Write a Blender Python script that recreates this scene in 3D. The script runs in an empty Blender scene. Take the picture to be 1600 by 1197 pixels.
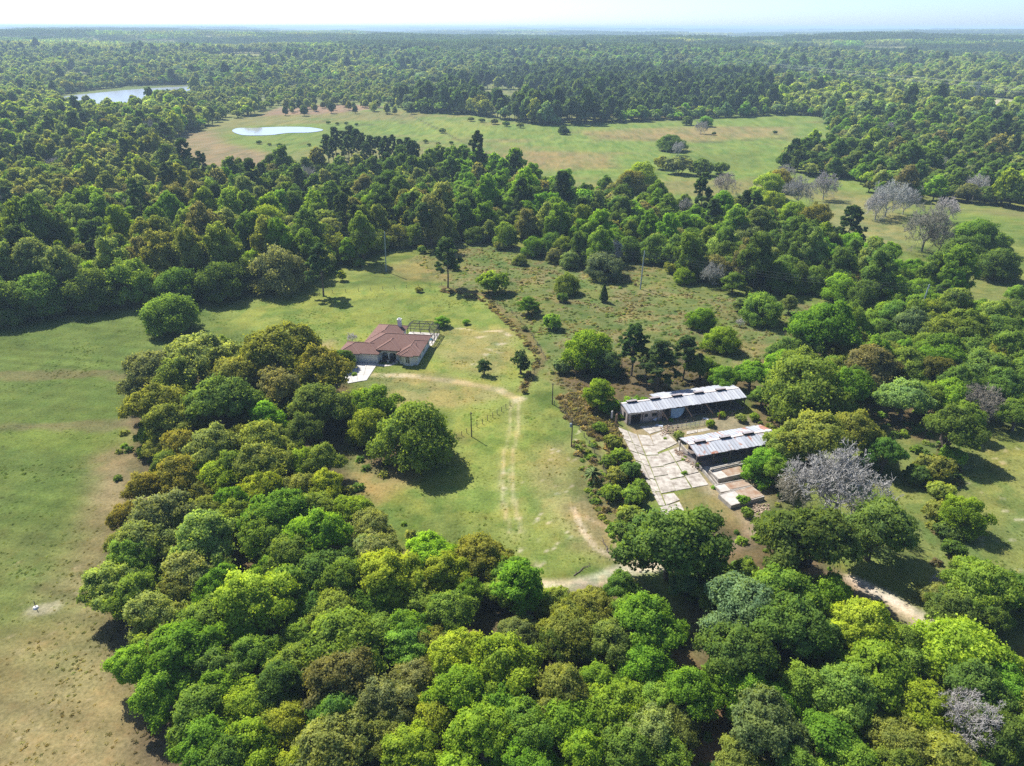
import bpy, math, random
import numpy as np
from mathutils import Vector, Matrix

random.seed(7); rng = np.random.default_rng(7)
SC = bpy.context.scene
COL = SC.collection

# ------------------------------------------------------------------ camera
F_PX, CAM_H, PITCH = 1110.0, 75.0, math.radians(26.63)
cam_d = bpy.data.cameras.new('camera'); cam = bpy.data.objects.new('camera', cam_d); COL.objects.link(cam)
cam_d.sensor_fit = 'HORIZONTAL'; cam_d.angle = 2*math.atan(800/F_PX)
cam_d.clip_start = 1.0; cam_d.clip_end = 120000
cam.location = (0, 0, CAM_H)
cam.rotation_euler = (math.radians(90)-PITCH, 0, 0)
cam.matrix_world = Matrix.Translation((0, 0, CAM_H)) @ Matrix.Rotation(math.radians(90)-PITCH, 4, 'X') @ Matrix.Rotation(math.radians(0.13), 4, 'Z')
SC.camera = cam

# ------------------------------------------------------------------ light
SUN_EL, SUN_AZ = math.radians(50), math.radians(-42)     # azimuth from +Y towards +X
w = bpy.data.worlds.new('World'); SC.world = w; w.use_nodes = True
nt = w.node_tree; bg = nt.nodes['Background']
sk = nt.nodes.new('ShaderNodeTexSky'); sk.sky_type = 'NISHITA'; sk.sun_disc = False
sk.sun_elevation = SUN_EL; sk.sun_rotation = SUN_AZ
sk.air_density = 0.5; sk.dust_density = 0.8; sk.ozone_density = 5.0
nt.links.new(sk.outputs[0], bg.inputs[0]); bg.inputs[1].default_value = 0.13
sl = bpy.data.lights.new('sun', 'SUN'); sl.energy = 4.8; sl.angle = math.radians(0.5); sl.color = (1.0, 0.955, 0.88)
so = bpy.data.objects.new('sun', sl); COL.objects.link(so)
sv = Vector((math.sin(SUN_AZ)*math.cos(SUN_EL), math.cos(SUN_AZ)*math.cos(SUN_EL), math.sin(SUN_EL)))
so.rotation_euler = sv.to_track_quat('Z', 'Y').to_euler(); so.location = (-100, 120, 300)
vs = SC.view_settings
vs.view_transform = 'Standard'; vs.look = 'None'; vs.exposure = 0.95; vs.gamma = 1.0; vs.use_curve_mapping = False
cy = SC.cycles
cy.max_bounces = 6; cy.diffuse_bounces = 4; cy.glossy_bounces = 2; cy.transmission_bounces = 3
cy.transparent_max_bounces = 6; cy.volume_bounces = 0
cy.use_denoising = False
cy.use_adaptive_sampling = True; cy.adaptive_threshold = 0.008
cy.caustics_reflective = False; cy.caustics_refractive = False
HAZE = 1.6e-4

# ------------------------------------------------------------------ geometry helpers
def G(px, py, z=0.0):
    """the point at height z on the ray through a pixel of the 1600 px photograph"""
    x = (px-800)/F_PX; y = -(py-598.5)/F_PX
    d = (x, math.cos(PITCH)+y*math.sin(PITCH), -math.sin(PITCH)+y*math.cos(PITCH))
    t = (CAM_H-z)/-d[2]
    return d[0]*t, d[1]*t, t
def PXf(x, y, z):
    dz = z-CAM_H
    fw = y*math.cos(PITCH)-dz*math.sin(PITCH); up = y*math.sin(PITCH)+dz*math.cos(PITCH)
    return 800+F_PX*x/fw, 598.5-F_PX*up/fw
def poly_w(pts):
    return np.array([G(*p)[:2] for p in pts])
def inside(P, X, Y):
    r = np.zeros(X.shape, bool); n = len(P)
    for i in range(n):
        x0, y0 = P[i]; x1, y1 = P[(i+1) % n]
        c = (y0 > Y) != (y1 > Y)
        r ^= c & (X < (x1-x0)*(Y-y0)/(y1-y0+1e-12)+x0)
    return r
def seg_dist(P, X, Y, closed=False):
    d = np.full(X.shape, 1e9); n = len(P)
    for i in range(n if closed else n-1):
        a = np.array(P[i]); b = np.array(P[(i+1) % n]); e = b-a; L = max(1e-9, e@e)
        t = np.clip(((X-a[0])*e[0]+(Y-a[1])*e[1])/L, 0, 1)
        d = np.minimum(d, np.hypot(X-a[0]-t*e[0], Y-a[1]-t*e[1]))
    return d
def sdist(P, X, Y):
    d = seg_dist(P, X, Y, True)
    return np.where(inside(P, X, Y), d, -d)
def sm(x, a, b):
    t = np.clip((x-a)/(b-a), 0, 1); return t*t*(3-2*t)
def vnoise(X, Y, s, seed=0):
    x = X/s; y = Y/s
    xi = np.floor(x).astype(np.int64); yi = np.floor(y).astype(np.int64)
    fx = x-xi; fy = y-yi; fx = fx*fx*(3-2*fx); fy = fy*fy*(3-2*fy)
    def h(i, j):
        n = (i*374761393+j*668265263+seed*974711) & 0xffffffff
        n = ((n ^ (n >> 13))*1274126177) & 0xffffffff
        n = n ^ (n >> 16)
        return (n & 0xffff)/65535.0
    return (h(xi, yi)*(1-fx)+h(xi+1, yi)*fx)*(1-fy)+(h(xi, yi+1)*(1-fx)+h(xi+1, yi+1)*fx)*fy
def fbm(X, Y, s, seed=0, o=4):
    r = 0; a = 0.5; t = 0
    for k in range(o):
        r = r+a*vnoise(X, Y, s/2**k, seed+k*17); t += a; a *= 0.55
    return r/t
def hill(X, Y):
    r = np.hypot(X, Y)
    f = sm(r, 1150, 2300)
    return f*np.clip(fbm(X, Y*1.5, 1700, 91, 3)*120-46, -9, 48)

def mesh_np(name, V, polys, mats, norm=None, tint=None, midx=None):
    """V (n,3); polys: list of (k,m) index arrays"""
    me = bpy.data.meshes.new(name)
    V = np.asarray(V, np.float32)
    me.vertices.add(len(V)); me.vertices.foreach_set('co', V.ravel())
    tot = sum(p.size for p in polys); np_ = sum(len(p) for p in polys)
    me.loops.add(tot); me.polygons.add(np_)
    me.loops.foreach_set('vertex_index', np.concatenate([p.ravel() for p in polys]).astype(np.int32))
    sizes = np.concatenate([np.full(len(p), p.shape[1]) for p in polys])
    st = np.concatenate([[0], np.cumsum(sizes)[:-1]]).astype(np.int32)
    me.polygons.foreach_set('loop_start', st)
    for m in mats: me.materials.append(m)
    if midx is not None: me.polygons.foreach_set('material_index', np.asarray(midx, np.int32))
    me.update(calc_edges=True)
    if tint is not None:
        a = me.attributes.new('tint', 'FLOAT', 'FACE'); a.data.foreach_set('value', np.asarray(tint, np.float32))
    if norm is not None:
        me.polygons.foreach_set('use_smooth', np.ones(np_, bool))
        me.normals_split_custom_set_from_vertices([tuple(q) for q in np.asarray(norm, float)])
    return me

class MB:
    """collects shapes for one mesh object"""
    def __init__(s): s.v = []; s.f = []
    def add(s, vs, fs):
        o = len(s.v); s.v += [tuple(p) for p in vs]; s.f += [tuple(i+o for i in f) for f in fs]; return s
    def box(s, x0, x1, y0, y1, z0, z1):
        return s.add([(x0, y0, z0), (x1, y0, z0), (x1, y1, z0), (x0, y1, z0), (x0, y0, z1), (x1, y0, z1), (x1, y1, z1), (x0, y1, z1)],
              [(3, 2, 1, 0), (4, 5, 6, 7), (0, 1, 5, 4), (1, 2, 6, 5), (2, 3, 7, 6), (3, 0, 4, 7)])
    def quadbox(s, q, z0, z1):
        """prism on a polygon (list of xy)"""
        n = len(q)
        vs = [(x, y, z0) for x, y in q]+[(x, y, z1) for x, y in q]
        return s.add(vs, [tuple(range(n-1, -1, -1)), tuple(range(n, 2*n))]+[(i, (i+1) % n, n+(i+1) % n, n+i) for i in range(n)])
    def bar(s, a, b, w, h=None):
        a = Vector(a); b = Vector(b); d = (b-a).normalized(); h = h or w
        u = d.cross(Vector((0, 0, 1)));
        if u.length < 1e-3: u = Vector((1, 0, 0))
        u.normalize(); v = u.cross(d)
        vs = [p+u*sx*w/2+v*sy*h/2 for p in (a, b) for sx, sy in ((-1, -1), (1, -1), (1, 1), (-1, 1))]
        return s.add(vs, [(0, 1, 2, 3), (7, 6, 5, 4), (0, 4, 5, 1), (1, 5, 6, 2), (2, 6, 7, 3), (3, 7, 4, 0)])
    def tube(s, a, b, r0, r1=None, n=6):
        a = Vector(a); b = Vector(b); r1 = r0 if r1 is None else r1; d = (b-a).normalized()
        u = d.cross(Vector((0.31, 0.95, 0.1))).normalized(); v = u.cross(d)
        vs = []
        for p, r in ((a, r0), (b, r1)):
            vs += [p+(u*math.cos(2*math.pi*k/n)+v*math.sin(2*math.pi*k/n))*r for k in range(n)]
        return s.add(vs, [(k, (k+1) % n, n+(k+1) % n, n+k) for k in range(n)]+[tuple(range(n-1, -1, -1)), tuple(range(n, 2*n))])
    def build(s, name, mat, parent=None, loc=None, rz=0):
        me = bpy.data.meshes.new(name); me.from_pydata(s.v, [], s.f); me.materials.append(mat)
        import bmesh
        b = bmesh.new(); b.from_mesh(me); bmesh.ops.recalc_face_normals(b, faces=b.faces[:]); b.to_mesh(me); b.free()
        return put(name, me, parent, loc, rz)
def put(name, data, parent=None, loc=None, rz=0):
    o = bpy.data.objects.new(name, data); COL.objects.link(o)
    if parent: o.parent = parent
    if loc is not None: o.location = loc
    o.rotation_euler = (0, 0, rz)
    return o
def tag(o, label, cat, group=None, kind=None):
    o['label'] = label; o['category'] = cat
    if group: o['group'] = group
    if kind: o['kind'] = kind
    return o
def thing(name, label, cat, loc=(0, 0, 0), rz=0, group=None):
    o = put(name, None, None, loc, rz); o.empty_display_size = 0.5
    return tag(o, label, cat, group)
def struct(o, kind='structure'):
    o['kind'] = kind; return o

# ------------------------------------------------------------------ materials
def nodes(name):
    m = bpy.data.materials.new(name); m.use_nodes = True; t = m.node_tree
    return m, t, t.nodes['Principled BSDF'], t.nodes['Material Output']
def N(t, typ, **kw):
    n = t.nodes.new(typ)
    for k, v in kw.items(): setattr(n, k, v)
    return n
def noise(t, scale, detail=4, rough=0.6, vec=None):
    n = N(t, 'ShaderNodeTexNoise'); n.inputs['Scale'].default_value = scale
    n.inputs['Detail'].default_value = detail; n.inputs['Roughness'].default_value = rough
    if vec is not None: t.links.new(vec, n.inputs['Vector'])
    return n.outputs[0]
def ramp(t, fac, a, b, ca=(0, 0, 0, 1), cb=(1, 1, 1, 1)):
    r = N(t, 'ShaderNodeValToRGB'); r.color_ramp.elements[0].position = a; r.color_ramp.elements[1].position = b
    r.color_ramp.elements[0].color = ca; r.color_ramp.elements[1].color = cb
    t.links.new(fac, r.inputs[0]); return r.outputs[0]
def mixc(t, fac, a, b, mode='MIX'):
    n = N(t, 'ShaderNodeMix'); n.data_type = 'RGBA'; n.blend_type = mode
    for i, s in ((0, fac), (6, a), (7, b)):
        if isinstance(s, (int, float)): n.inputs[i].default_value = s
        elif isinstance(s, tuple): n.inputs[i].default_value = s if len(s) == 4 else (*s, 1)
        else: t.links.new(s, n.inputs[i])
    return n.outputs[2]
def math_n(t, op, a, b=None, c=None):
    n = N(t, 'ShaderNodeMath', operation=op)
    for i, s in enumerate((a, b, c)):
        if s is None: continue
        if isinstance(s, (int, float)): n.inputs[i].default_value = s
        else: t.links.new(s, n.inputs[i])
    return n.outputs[0]
def obj_co(t): return N(t, 'ShaderNodeTexCoord').outputs['Object']
def geo_co(t): return N(t, 'ShaderNodeNewGeometry').outputs['Position']
def bump(t, b, h, strength, dist):
    n = N(t, 'ShaderNodeBump'); n.inputs['Strength'].default_value = strength; n.inputs['Distance'].default_value = dist
    t.links.new(h, n.inputs['Height']); t.links.new(n.outputs[0], b.inputs['Normal'])

def simple(name, col, col2=None, scale=2.0, rough=0.85, spec=0.2, bmp=0.0, lo=0.35, hi=0.65, rnd=0.0, metallic=0.0):
    m, t, b, o = nodes(name)
    b.inputs['Roughness'].default_value = rough; b.inputs['Specular IOR Level'].default_value = spec; b.inputs['Metallic'].default_value = metallic
    p = geo_co(t)
    c = (*col, 1)
    if col2:
        n = noise(t, scale, 5, 0.65, p)
        c = mixc(t, ramp(t, n, lo, hi), c, (*col2, 1))
        if bmp: bump(t, b, n, bmp, 0.1)
    if rnd:
        r = N(t, 'ShaderNodeObjectInfo').outputs['Random']
        mr = N(t, 'ShaderNodeMapRange'); mr.inputs[3].default_value = 1-rnd; mr.inputs[4].default_value = 1+rnd
        t.links.new(r, mr.inputs[0])
        h = N(t, 'ShaderNodeHueSaturation'); t.links.new(mr.outputs[0], h.inputs['Value'])
        if isinstance(c, tuple): h.inputs['Color'].default_value = c
        else: t.links.new(c, h.inputs['Color'])
        c = h.outputs[0]
    if isinstance(c, tuple): b.inputs['Base Color'].default_value = c
    else: t.links.new(c, b.inputs['Base Color'])
    return m

def leaf_mat(name, trans=0.48, var=0.42):
    m, t, b, o = nodes(name)
    a = N(t, 'ShaderNodeAttribute', attribute_type='INSTANCER', attribute_name='tcol').outputs['Color']
    ti = N(t, 'ShaderNodeAttribute', attribute_type='GEOMETRY', attribute_name='tint').outputs['Fac']
    # tint 0..1 : darker green .. lighter, yellower leaf
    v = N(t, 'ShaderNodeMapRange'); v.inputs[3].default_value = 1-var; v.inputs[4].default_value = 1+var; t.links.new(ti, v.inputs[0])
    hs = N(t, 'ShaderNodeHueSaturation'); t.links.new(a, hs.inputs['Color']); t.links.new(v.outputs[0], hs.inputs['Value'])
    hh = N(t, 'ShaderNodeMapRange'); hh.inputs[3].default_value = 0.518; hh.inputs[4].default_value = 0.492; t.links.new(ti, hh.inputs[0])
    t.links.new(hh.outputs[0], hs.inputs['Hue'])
    d = N(t, 'ShaderNodeBsdfDiffuse'); tr = N(t, 'ShaderNodeBsdfTranslucent')
    # patches of paler new growth and duller old leaf inside one crown
    va = N(t, 'ShaderNodeVectorMath', operation='ADD'); t.links.new(obj_co(t), va.inputs[0])
    rv = math_n(t, 'MULTIPLY', N(t, 'ShaderNodeObjectInfo').outputs['Random'], 57.0); t.links.new(rv, va.inputs[1])
    nz = noise(t, 0.33, 4, 0.6, va.outputs[0])
    hc = mixc(t, ramp(t, nz, .50, .64), hs.outputs[0], mixc(t, 1.0, hs.outputs[0], (1.20, 1.14, .92, 1), 'MULTIPLY'))
    hc = mixc(t, ramp(t, nz, .34, .46, (1, 1, 1, 1), (0, 0, 0, 1)), hc, mixc(t, 1.0, hs.outputs[0], (.74, .82, .95, 1), 'MULTIPLY'))
    t.links.new(hc, d.inputs[0])
    tc = mixc(t, 1.0, hc, (1.35, 1.3, 0.6, 1), 'MULTIPLY'); t.links.new(tc, tr.inputs[0])
    mx = N(t, 'ShaderNodeMixShader'); mx.inputs[0].default_value = trans
    t.links.new(d.outputs[0], mx.inputs[1]); t.links.new(tr.outputs[0], mx.inputs[2])
    t.links.new(mx.outputs[0], o.inputs['Surface']); t.nodes.remove(b)
    return m
LEAF = leaf_mat('leaf')
BARK = simple('bark', (0.16, 0.13, 0.105), (0.08, 0.062, 0.05), 3.0, 0.95)
def twig_mat():
    m, t, b, o = nodes('bare_twigs')
    a = N(t, 'ShaderNodeAttribute', attribute_type='INSTANCER', attribute_name='tcol').outputs['Color']
    t.links.new(a, b.inputs['Base Color']); b.inputs['Roughness'].default_value = 0.95; b.inputs['Specular IOR Level'].default_value = 0.1
    return m
TWIG = twig_mat()

# ------------------------------------------------------------------ tree prototypes
def unit(v): return v/np.maximum(1e-9, np.linalg.norm(v, axis=-1, keepdims=True))
def cards(C, O, size, R, elong=1.35, jit=0.75):
    """diamond leaf sprays at centres C, shaded normal O, geometric normal random around O"""
    n = len(C)
    nr = unit(O*0.9+R.normal(0, jit, (n, 3)))
    flip = np.sum(nr*O, 1) < 0; nr[flip] *= -1
    t = unit(np.cross(nr, unit(R.normal(0, 1, (n, 3))))); b = np.cross(nr, t)
    s = size*R.uniform(0.65, 1.35, (n, 1))
    a = t*s*elong*0.5; bb = b*s*0.5
    k = R.uniform(-0.18, 0.18, (n, 1))
    V = np.stack([C-a, C-bb+nr*s*0.12+a*k, C+a, C+bb+nr*s*0.12-a*k], 1).reshape(-1, 3)
    idx = np.arange(4*n).reshape(n, 4)
    nn = unit(O*0.6+nr*0.75)
    return V, idx, np.repeat(nn, 4, 0)

def crown_arrays(R, lobes, ncards, size, sub_r, up=-0.35, nsub=11, sub_jit=0.28, low_hang=0.0):
    subs = []
    L = np.array([l[:3] for l in lobes]); LR = np.array([l[3] for l in lobes])
    for i, (x, y, z, r) in enumerate(lobes):
        k = int(nsub*1.9*(r/np.mean(LR))**2)+3
        d = unit(R.normal(0, 1, (k*4, 3))); d = d[d[:, 2] > up][:k]
        c = np.array((x, y, z))+d*r*np.array((1, 1, 0.85))*R.uniform(0.62, 1.16, (len(d), 1))
        for p, q in zip(c, d):
            dd = np.linalg.norm((p-L)/np.array((1, 1, 0.85)), axis=1)/LR
            dd[i] = 9
            if dd.min() < 0.66: continue
            subs.append((p, q, sub_r*0.74*R.uniform(0.5, 1.5), R.uniform(0, 1)))
    ce = L.mean(0)
    wts = np.array([s[2]**2 for s in subs]); wts /= wts.sum()
    C = []; O = []; T = []
    for (p, q, r, tv), wt in zip(subs, wts):
        n = max(3, int(ncards*wt))
        d = unit(R.normal(0, 1, (n, 3))+q*0.55+np.array((0, 0, 0.25)))
        rad = r*(R.uniform(0.2, 1.0, (n, 1))**0.5)*np.where(R.uniform(0, 1, (n, 1)) < 0.12, 1.45, 1.0)
        c = p+d*rad*np.array((1, 1, 0.8))
        out = unit(0.62*d+0.45*q+0.25*unit(c-ce))
        C.append(c); O.append(out)
        h = (rad[:, 0]/r)*0.25  # inner leaves tinted darker: the clump's inside shade put into leaf colour
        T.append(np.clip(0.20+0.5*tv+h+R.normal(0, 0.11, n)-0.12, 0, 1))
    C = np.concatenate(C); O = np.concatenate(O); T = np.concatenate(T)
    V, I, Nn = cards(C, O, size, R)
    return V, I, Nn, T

def tubes_arrays(segs, n=5):
    V = []; I = []; o = 0
    for a, b, r0, r1 in segs:
        a = np.array(a, float); b = np.array(b, float); d = unit(b-a)
        u = unit(np.cross(d, (0.31, 0.9, 0.28))); v = np.cross(u, d)
        an = np.arange(n)*2*math.pi/n
        ring = np.outer(np.cos(an), u)+np.outer(np.sin(an), v)
        V += [a+ring*r0, b+ring*r1]
        k = np.arange(n); I.append(np.stack([o+k, o+(k+1) % n, o+n+(k+1) % n, o+n+k], 1)); o += 2*n
    return np.concatenate(V), np.concatenate(I)

def limb_path(R, a, b, r0, r1, k=3, wob=0.12):
    a = np.array(a, float); b = np.array(b, float); L = np.linalg.norm(b-a)
    pts = [a+(b-a)*t+(R.normal(0, wob*L, 3)*math.sin(math.pi*t)) for t in np.linspace(0, 1, k+1)]
    rr = np.linspace(r0, r1, k+1)
    return [(pts[i], pts[i+1], rr[i], rr[i+1]) for i in range(k)]

def oak_parts(seed, ncards, size, R0=6.6, top=10.5, n=10, flat=0.8, sub_r=1.25, open_=0.0, lean=0.0, low=0):
    R = np.random.default_rng(seed)
    lobes = [(R.normal(0, 0.6), R.normal(0, 0.6), top-3.4, 3.0)]
    for i in range(n):
        an = i*2.39996+R.uniform(-0.35, 0.35); rr = R0*(0.66+0.16*open_)*math.sqrt((i+0.7)/n)*R.uniform(0.82, 1.12)
        lr = R0*R.uniform(0.20, 0.44)*(1-0.30*open_)
        z = top-lr-(top*0.44)*(rr/R0)**1.6*R.uniform(0.7, 1.35)-R.uniform(0, 1.0+1.8*open_)
        lobes.append((math.cos(an)*rr+lean*(z-4)*0.25, math.sin(an)*rr*(1-0.15*open_), max(z, lr*0.5+1.6), lr))
    for i in range(low):
        an = (i+R.uniform(-.25, .25))*6.2832/low; lr = R0*R.uniform(0.26, 0.36); rr = R0*R.uniform(.52, .70)
        lobes.append((math.cos(an)*rr, math.sin(an)*rr, lr*R.uniform(.85, 1.35), lr))
    crown = crown_arrays(R, lobes, ncards, size, sub_r)
    segs = []
    fork = np.array((0, 0, 2.2)); segs += limb_path(R, (0, 0, -0.4), fork, 0.55, 0.42, 2, 0.03)
    for x, y, z, r in lobes:
        mid = np.array((x*0.45, y*0.45, 2.2+(z-2.2)*0.6))
        segs += limb_path(R, fork, mid, 0.26, 0.17, 2); segs += limb_path(R, mid, (x, y, z), 0.17, 0.08, 2)
        for q in range(4):
            d = unit(R.normal(0, 1, 3)+np.array((0, 0, 0.5)))
            segs += limb_path(R, (x, y, z), np.array((x, y, z))+d*r*0.9, 0.07, 0.02, 1)
    return crown, tubes_arrays(segs)

def broad_parts(seed, ncards, size, R0=4.3, top=13.0, n=12, sub_r=1.0):
    R = np.random.default_rng(seed)
    lobes = []
    for i in range(n):
        t = (i+0.5)/n; z = 3.2+(top-4.6)*t
        env = R0*math.sin(math.pi*(0.22+0.70*t))**0.8
        an = i*2.39996+R.uniform(-0.4, 0.4); lr = R0*R.uniform(0.33, 0.5)*(1-0.25*t)
        rr = max(0, env-lr*0.75)
        lobes.append((math.cos(an)*rr, math.sin(an)*rr, z, lr))
    lobes.append((R.normal(0, .4), R.normal(0, .4), top-1.6, R0*0.38)); lobes.append((0, 0, top*0.62, R0*0.6))
    crown = crown_arrays(R, lobes, ncards, size, sub_r, up=-0.5)
    segs = limb_path(R, (0, 0, -0.4), (0, 0, top*0.5), 0.34, 0.2, 3, 0.02)+limb_path(R, (0, 0, top*0.5), (0, 0, top-1.5), 0.2, 0.05, 2, 0.03)
    for x, y, z, r in lobes:
        a = (0, 0, max(1.8, z-2.2)); segs += limb_path(R, a, (x, y, z), 0.12, 0.05, 2)
    return crown, tubes_arrays(segs)

def pine_parts(seed, ncards, size, top=16.0, R0=3.6, base=0.45, full=1.0):
    R = np.random.default_rng(seed)
    segs = limb_path(R, (0, 0, -0.4), (R.normal(0, .3), R.normal(0, .3), top), 0.30, 0.05, 4, 0.01)
    C = []; O = []; T = []
    nb = int(46*full)
    for i in range(nb):
        t = (i+R.uniform(0, 1))/nb; z = top*(base+(0.99-base)*t)
        L = R0*(1-t**1.7)**0.7*R.uniform(0.55, 1.1)+0.35; an = R.uniform(0, 6.283)
        a = np.array((0, 0, z)); b = a+np.array((math.cos(an)*L, math.sin(an)*L, L*R.uniform(0.05, 0.45)))
        segs += limb_path(R, a, b, 0.06, 0.02, 1)
        for q in range(R.integers(2, 5)):
            p = a+(b-a)*R.uniform(0.55, 1.05)+R.normal(0, 0.35, 3); r = R.uniform(0.45, 0.85)
            k = max(3, int(ncards/(nb*3))); d = unit(R.normal(0, 1, (k, 3))+np.array((0, 0, 0.5)))
            C.append(p+d*r*R.uniform(0.3, 1, (k, 1))*np.array((1, 1, 0.6)))
            O.append(unit(d*0.6+np.array((math.cos(an)*.3, math.sin(an)*.3, 0.45)))); T.append(np.clip(R.uniform(0.2, 0.8)+R.normal(0, 0.12, k), 0, 1))
    C = np.concatenate(C); O = np.concatenate(O); T = np.concatenate(T)
    V, I, Nn = cards(C, O, size, R, elong=1.9)
    return (V, I, Nn, T), tubes_arrays(segs, 5)

def cedar_parts(seed, ncards, size, top=6.5, R0=1.7):
    R = np.random.default_rng(seed)
    t = R.uniform(0, 1, ncards)**1.4; an = R.uniform(0, 6.283, ncards)
    env = R0*np.minimum(1, t*7+0.35)*(1-t)**0.75*(1+0.12*np.sin(an*5+t*9))
    rad = env*R.uniform(0.45, 1, ncards)**0.5
    C = np.stack([np.cos(an)*rad, np.sin(an)*rad, 0.35+t*(top-0.4)], 1)
    O = unit(np.stack([np.cos(an), np.sin(an), np.full(ncards, 0.55)], 1))
    V, I, Nn = cards(C, O, size, R)
    return (V, I, Nn, np.clip(R.normal(0.45, 0.2, ncards), 0, 1)), tubes_arrays(limb_path(R, (0, 0, -0.3), (0, 0, top*0.8), 0.16, 0.04, 2, 0.01))

def bare_parts(seed, depth=7, top=9.0, spread=1.0, moss=1400, twr=0.036):
    """twigs go into the crown, stem and limbs into the trunk"""
    R = np.random.default_rng(seed); big = []; fine = []; tips = []
    def grow(p, d, L, r, k):
        q = p+d*L; m = p+d*L*0.5+R.normal(0, L*0.07, 3)
        (big if k >= depth-1 else fine).append((p, m, r, r*0.85)); (big if k >= depth-1 else fine).append((m, q, r*0.85, r*0.65))
        if k == 0: tips.append(q); return
        for j in range(R.integers(2, 4) if k > 1 else 3):
            nd = unit(d+R.normal(0, spread*0.62, 3)+np.array((0, 0, 0.12)))
            grow(q if j else m+(q-m)*R.uniform(0.3, 1), nd, L*R.uniform(0.66, 0.92), max(twr, r*0.6), k-1)
    n0 = 5
    big += limb_path(R, (0, 0, -0.4), (0, 0, top*0.2), 0.36, 0.28, 2, 0.03)
    for j in range(n0):
        an = j*6.283/n0+R.uniform(-.4, .4)
        grow(np.array((0, 0, top*0.2)), unit(np.array((math.cos(an)*spread, math.sin(an)*spread, R.uniform(0.3, 1.3)))), top*0.22, 0.17, depth)
    ends = np.array([s[1] for s in fine]); k1 = 5.75/np.percentile(np.hypot(ends[:, 0], ends[:, 1]), 96); k2 = 10.5/np.percentile(ends[:, 2], 98); kk = np.array((k1, k1, k2))
    big = [(np.array(a_)*kk, np.array(b_)*kk, r0*.8, r1*.8) for a_, b_, r0, r1 in big]; fine = [(a_*kk, b_*kk, r0, r1) for a_, b_, r0, r1 in fine]
    V, I = tubes_arrays(fine, 3)
    sel = R.integers(0, len(fine), moss); P0 = np.array([fine[i][0] for i in sel]); P1 = np.array([fine[i][1] for i in sel])
    c = P0+(P1-P0)*R.uniform(0, 1, (moss, 1))+R.normal(0, .10, (moss, 3)); V2, I2, _ = cards(c, unit(R.normal(0, 1, (moss, 3))), 0.11, R, elong=3.2)
    I = np.concatenate([I, I2+len(V)]); V = np.concatenate([V, V2])
    return (V, I, None, np.full(len(I), 0.5)), tubes_arrays(big, 5), np.array(tips)

def shrub_parts(seed, ncards, size, R0=2.2, top=2.6):
    R = np.random.default_rng(seed); lobes = []
    for i in range(7):
        an = i*2.4; rr = R0*0.6*math.sqrt(i/7); lr = R0*R.uniform(0.32, 0.48)
        lobes.append((math.cos(an)*rr, math.sin(an)*rr, max(lr*0.6, top-lr-rr*0.35*R.uniform(0.5, 1.5)), lr))
    crown = crown_arrays(R, lobes, ncards, size, 0.5*R0/2.2, up=-0.6)
    segs = []
    for x, y, z, r in lobes: segs += limb_path(R, (x*.1, y*.1, -0.2), (x, y, z), 0.05, 0.02, 2)
    return crown, tubes_arrays(segs, 4)

def palm_parts(seed, top=2.2, fr=26, L=2.3):
    R = np.random.default_rng(seed); V = []; I = []; Nn = []; T = []; o = 0
    for i in range(fr):
        an = i*2.39996; el = R.uniform(-0.1, 1.25); pts = []
        d = np.array((math.cos(an), math.sin(an), 0)); side = np.array((-d[1], d[0], 0))
        for k in range(7):
            s = k/6*L; pts.append(np.array((0, 0, top))+d*s*math.cos(el)*0.95+np.array((0, 0, s*math.sin(el)-0.22*s*s)))
        for k in range(6):
            a, b = pts[k], pts[k+1]; wd = 0.34*math.sin(math.pi*(k+0.8)/6.6)
            for sg in (-1, 1):
                e = side*sg*wd+np.array((0, 0, -wd*0.35))
                V += [a, b, b+e*0.9+(b-a)*0.35, a+e+(b-a)*0.35]; I.append([o, o+1, o+2, o+3]); o += 4
                n = unit(np.array((d[0]*.3, d[1]*.3, 0.9))); Nn += [n]*4; T.append(R.uniform(0.3, 0.7))
    return (np.array(V), np.array(I), np.array(Nn), np.array(T)), tubes_arrays([((0, 0, -0.3), (0, 0, top), 0.16, 0.13)])

PROTO = {}
def proto(kind, parts):
    (cv, ci, cn, ct), (tv, ti) = parts[0], parts[1]
    bare = cn is None
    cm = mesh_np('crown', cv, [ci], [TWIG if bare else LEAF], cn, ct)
    tm = mesh_np('trunk', tv, [ti], [TWIG if bare else BARK])
    tm.polygons.foreach_set('use_smooth', np.ones(len(ti), bool))
    PROTO.setdefault(kind, []).append((cm, tm))
for s in range(9): proto('oak', oak_parts(100+s, 30000, 0.29, n=8+s % 4*2, top=9.2+s % 3*1.1, open_=(0, .9, .4)[s % 3], lean=(0, .5, -.4, 0)[s % 4], R0=6.6-(s % 2)*.5))
for s in range(4): proto('round', oak_parts(150+s, 26000, 0.28, n=7+2*s, top=9.4-s*.3, R0=5.7, low=6+s % 3, open_=(.35, .9, .6, 1.0)[s], lean=(.3, -.5, .5, 0)[s]))
for s in range(4): proto('broad', broad_parts(200+s, 20000, 0.29))
for s in range(3): proto('pine', pine_parts(300+s, 9000, 0.42, R0=4.2, base=0.32, full=[1.1, 0.8, 1.3][s]))
for s in range(3): proto('bare', bare_parts(400+s))
for s in range(3): proto('shrub', shrub_parts(500+s, 3600, 0.26))
proto('cedar', cedar_parts(600, 5200, 0.26))
proto('palm', palm_parts(700))
proto('sapling', pine_parts(650, 900, 0.34, top=4.2, R0=1.5, base=0.25, full=0.5))

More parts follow.
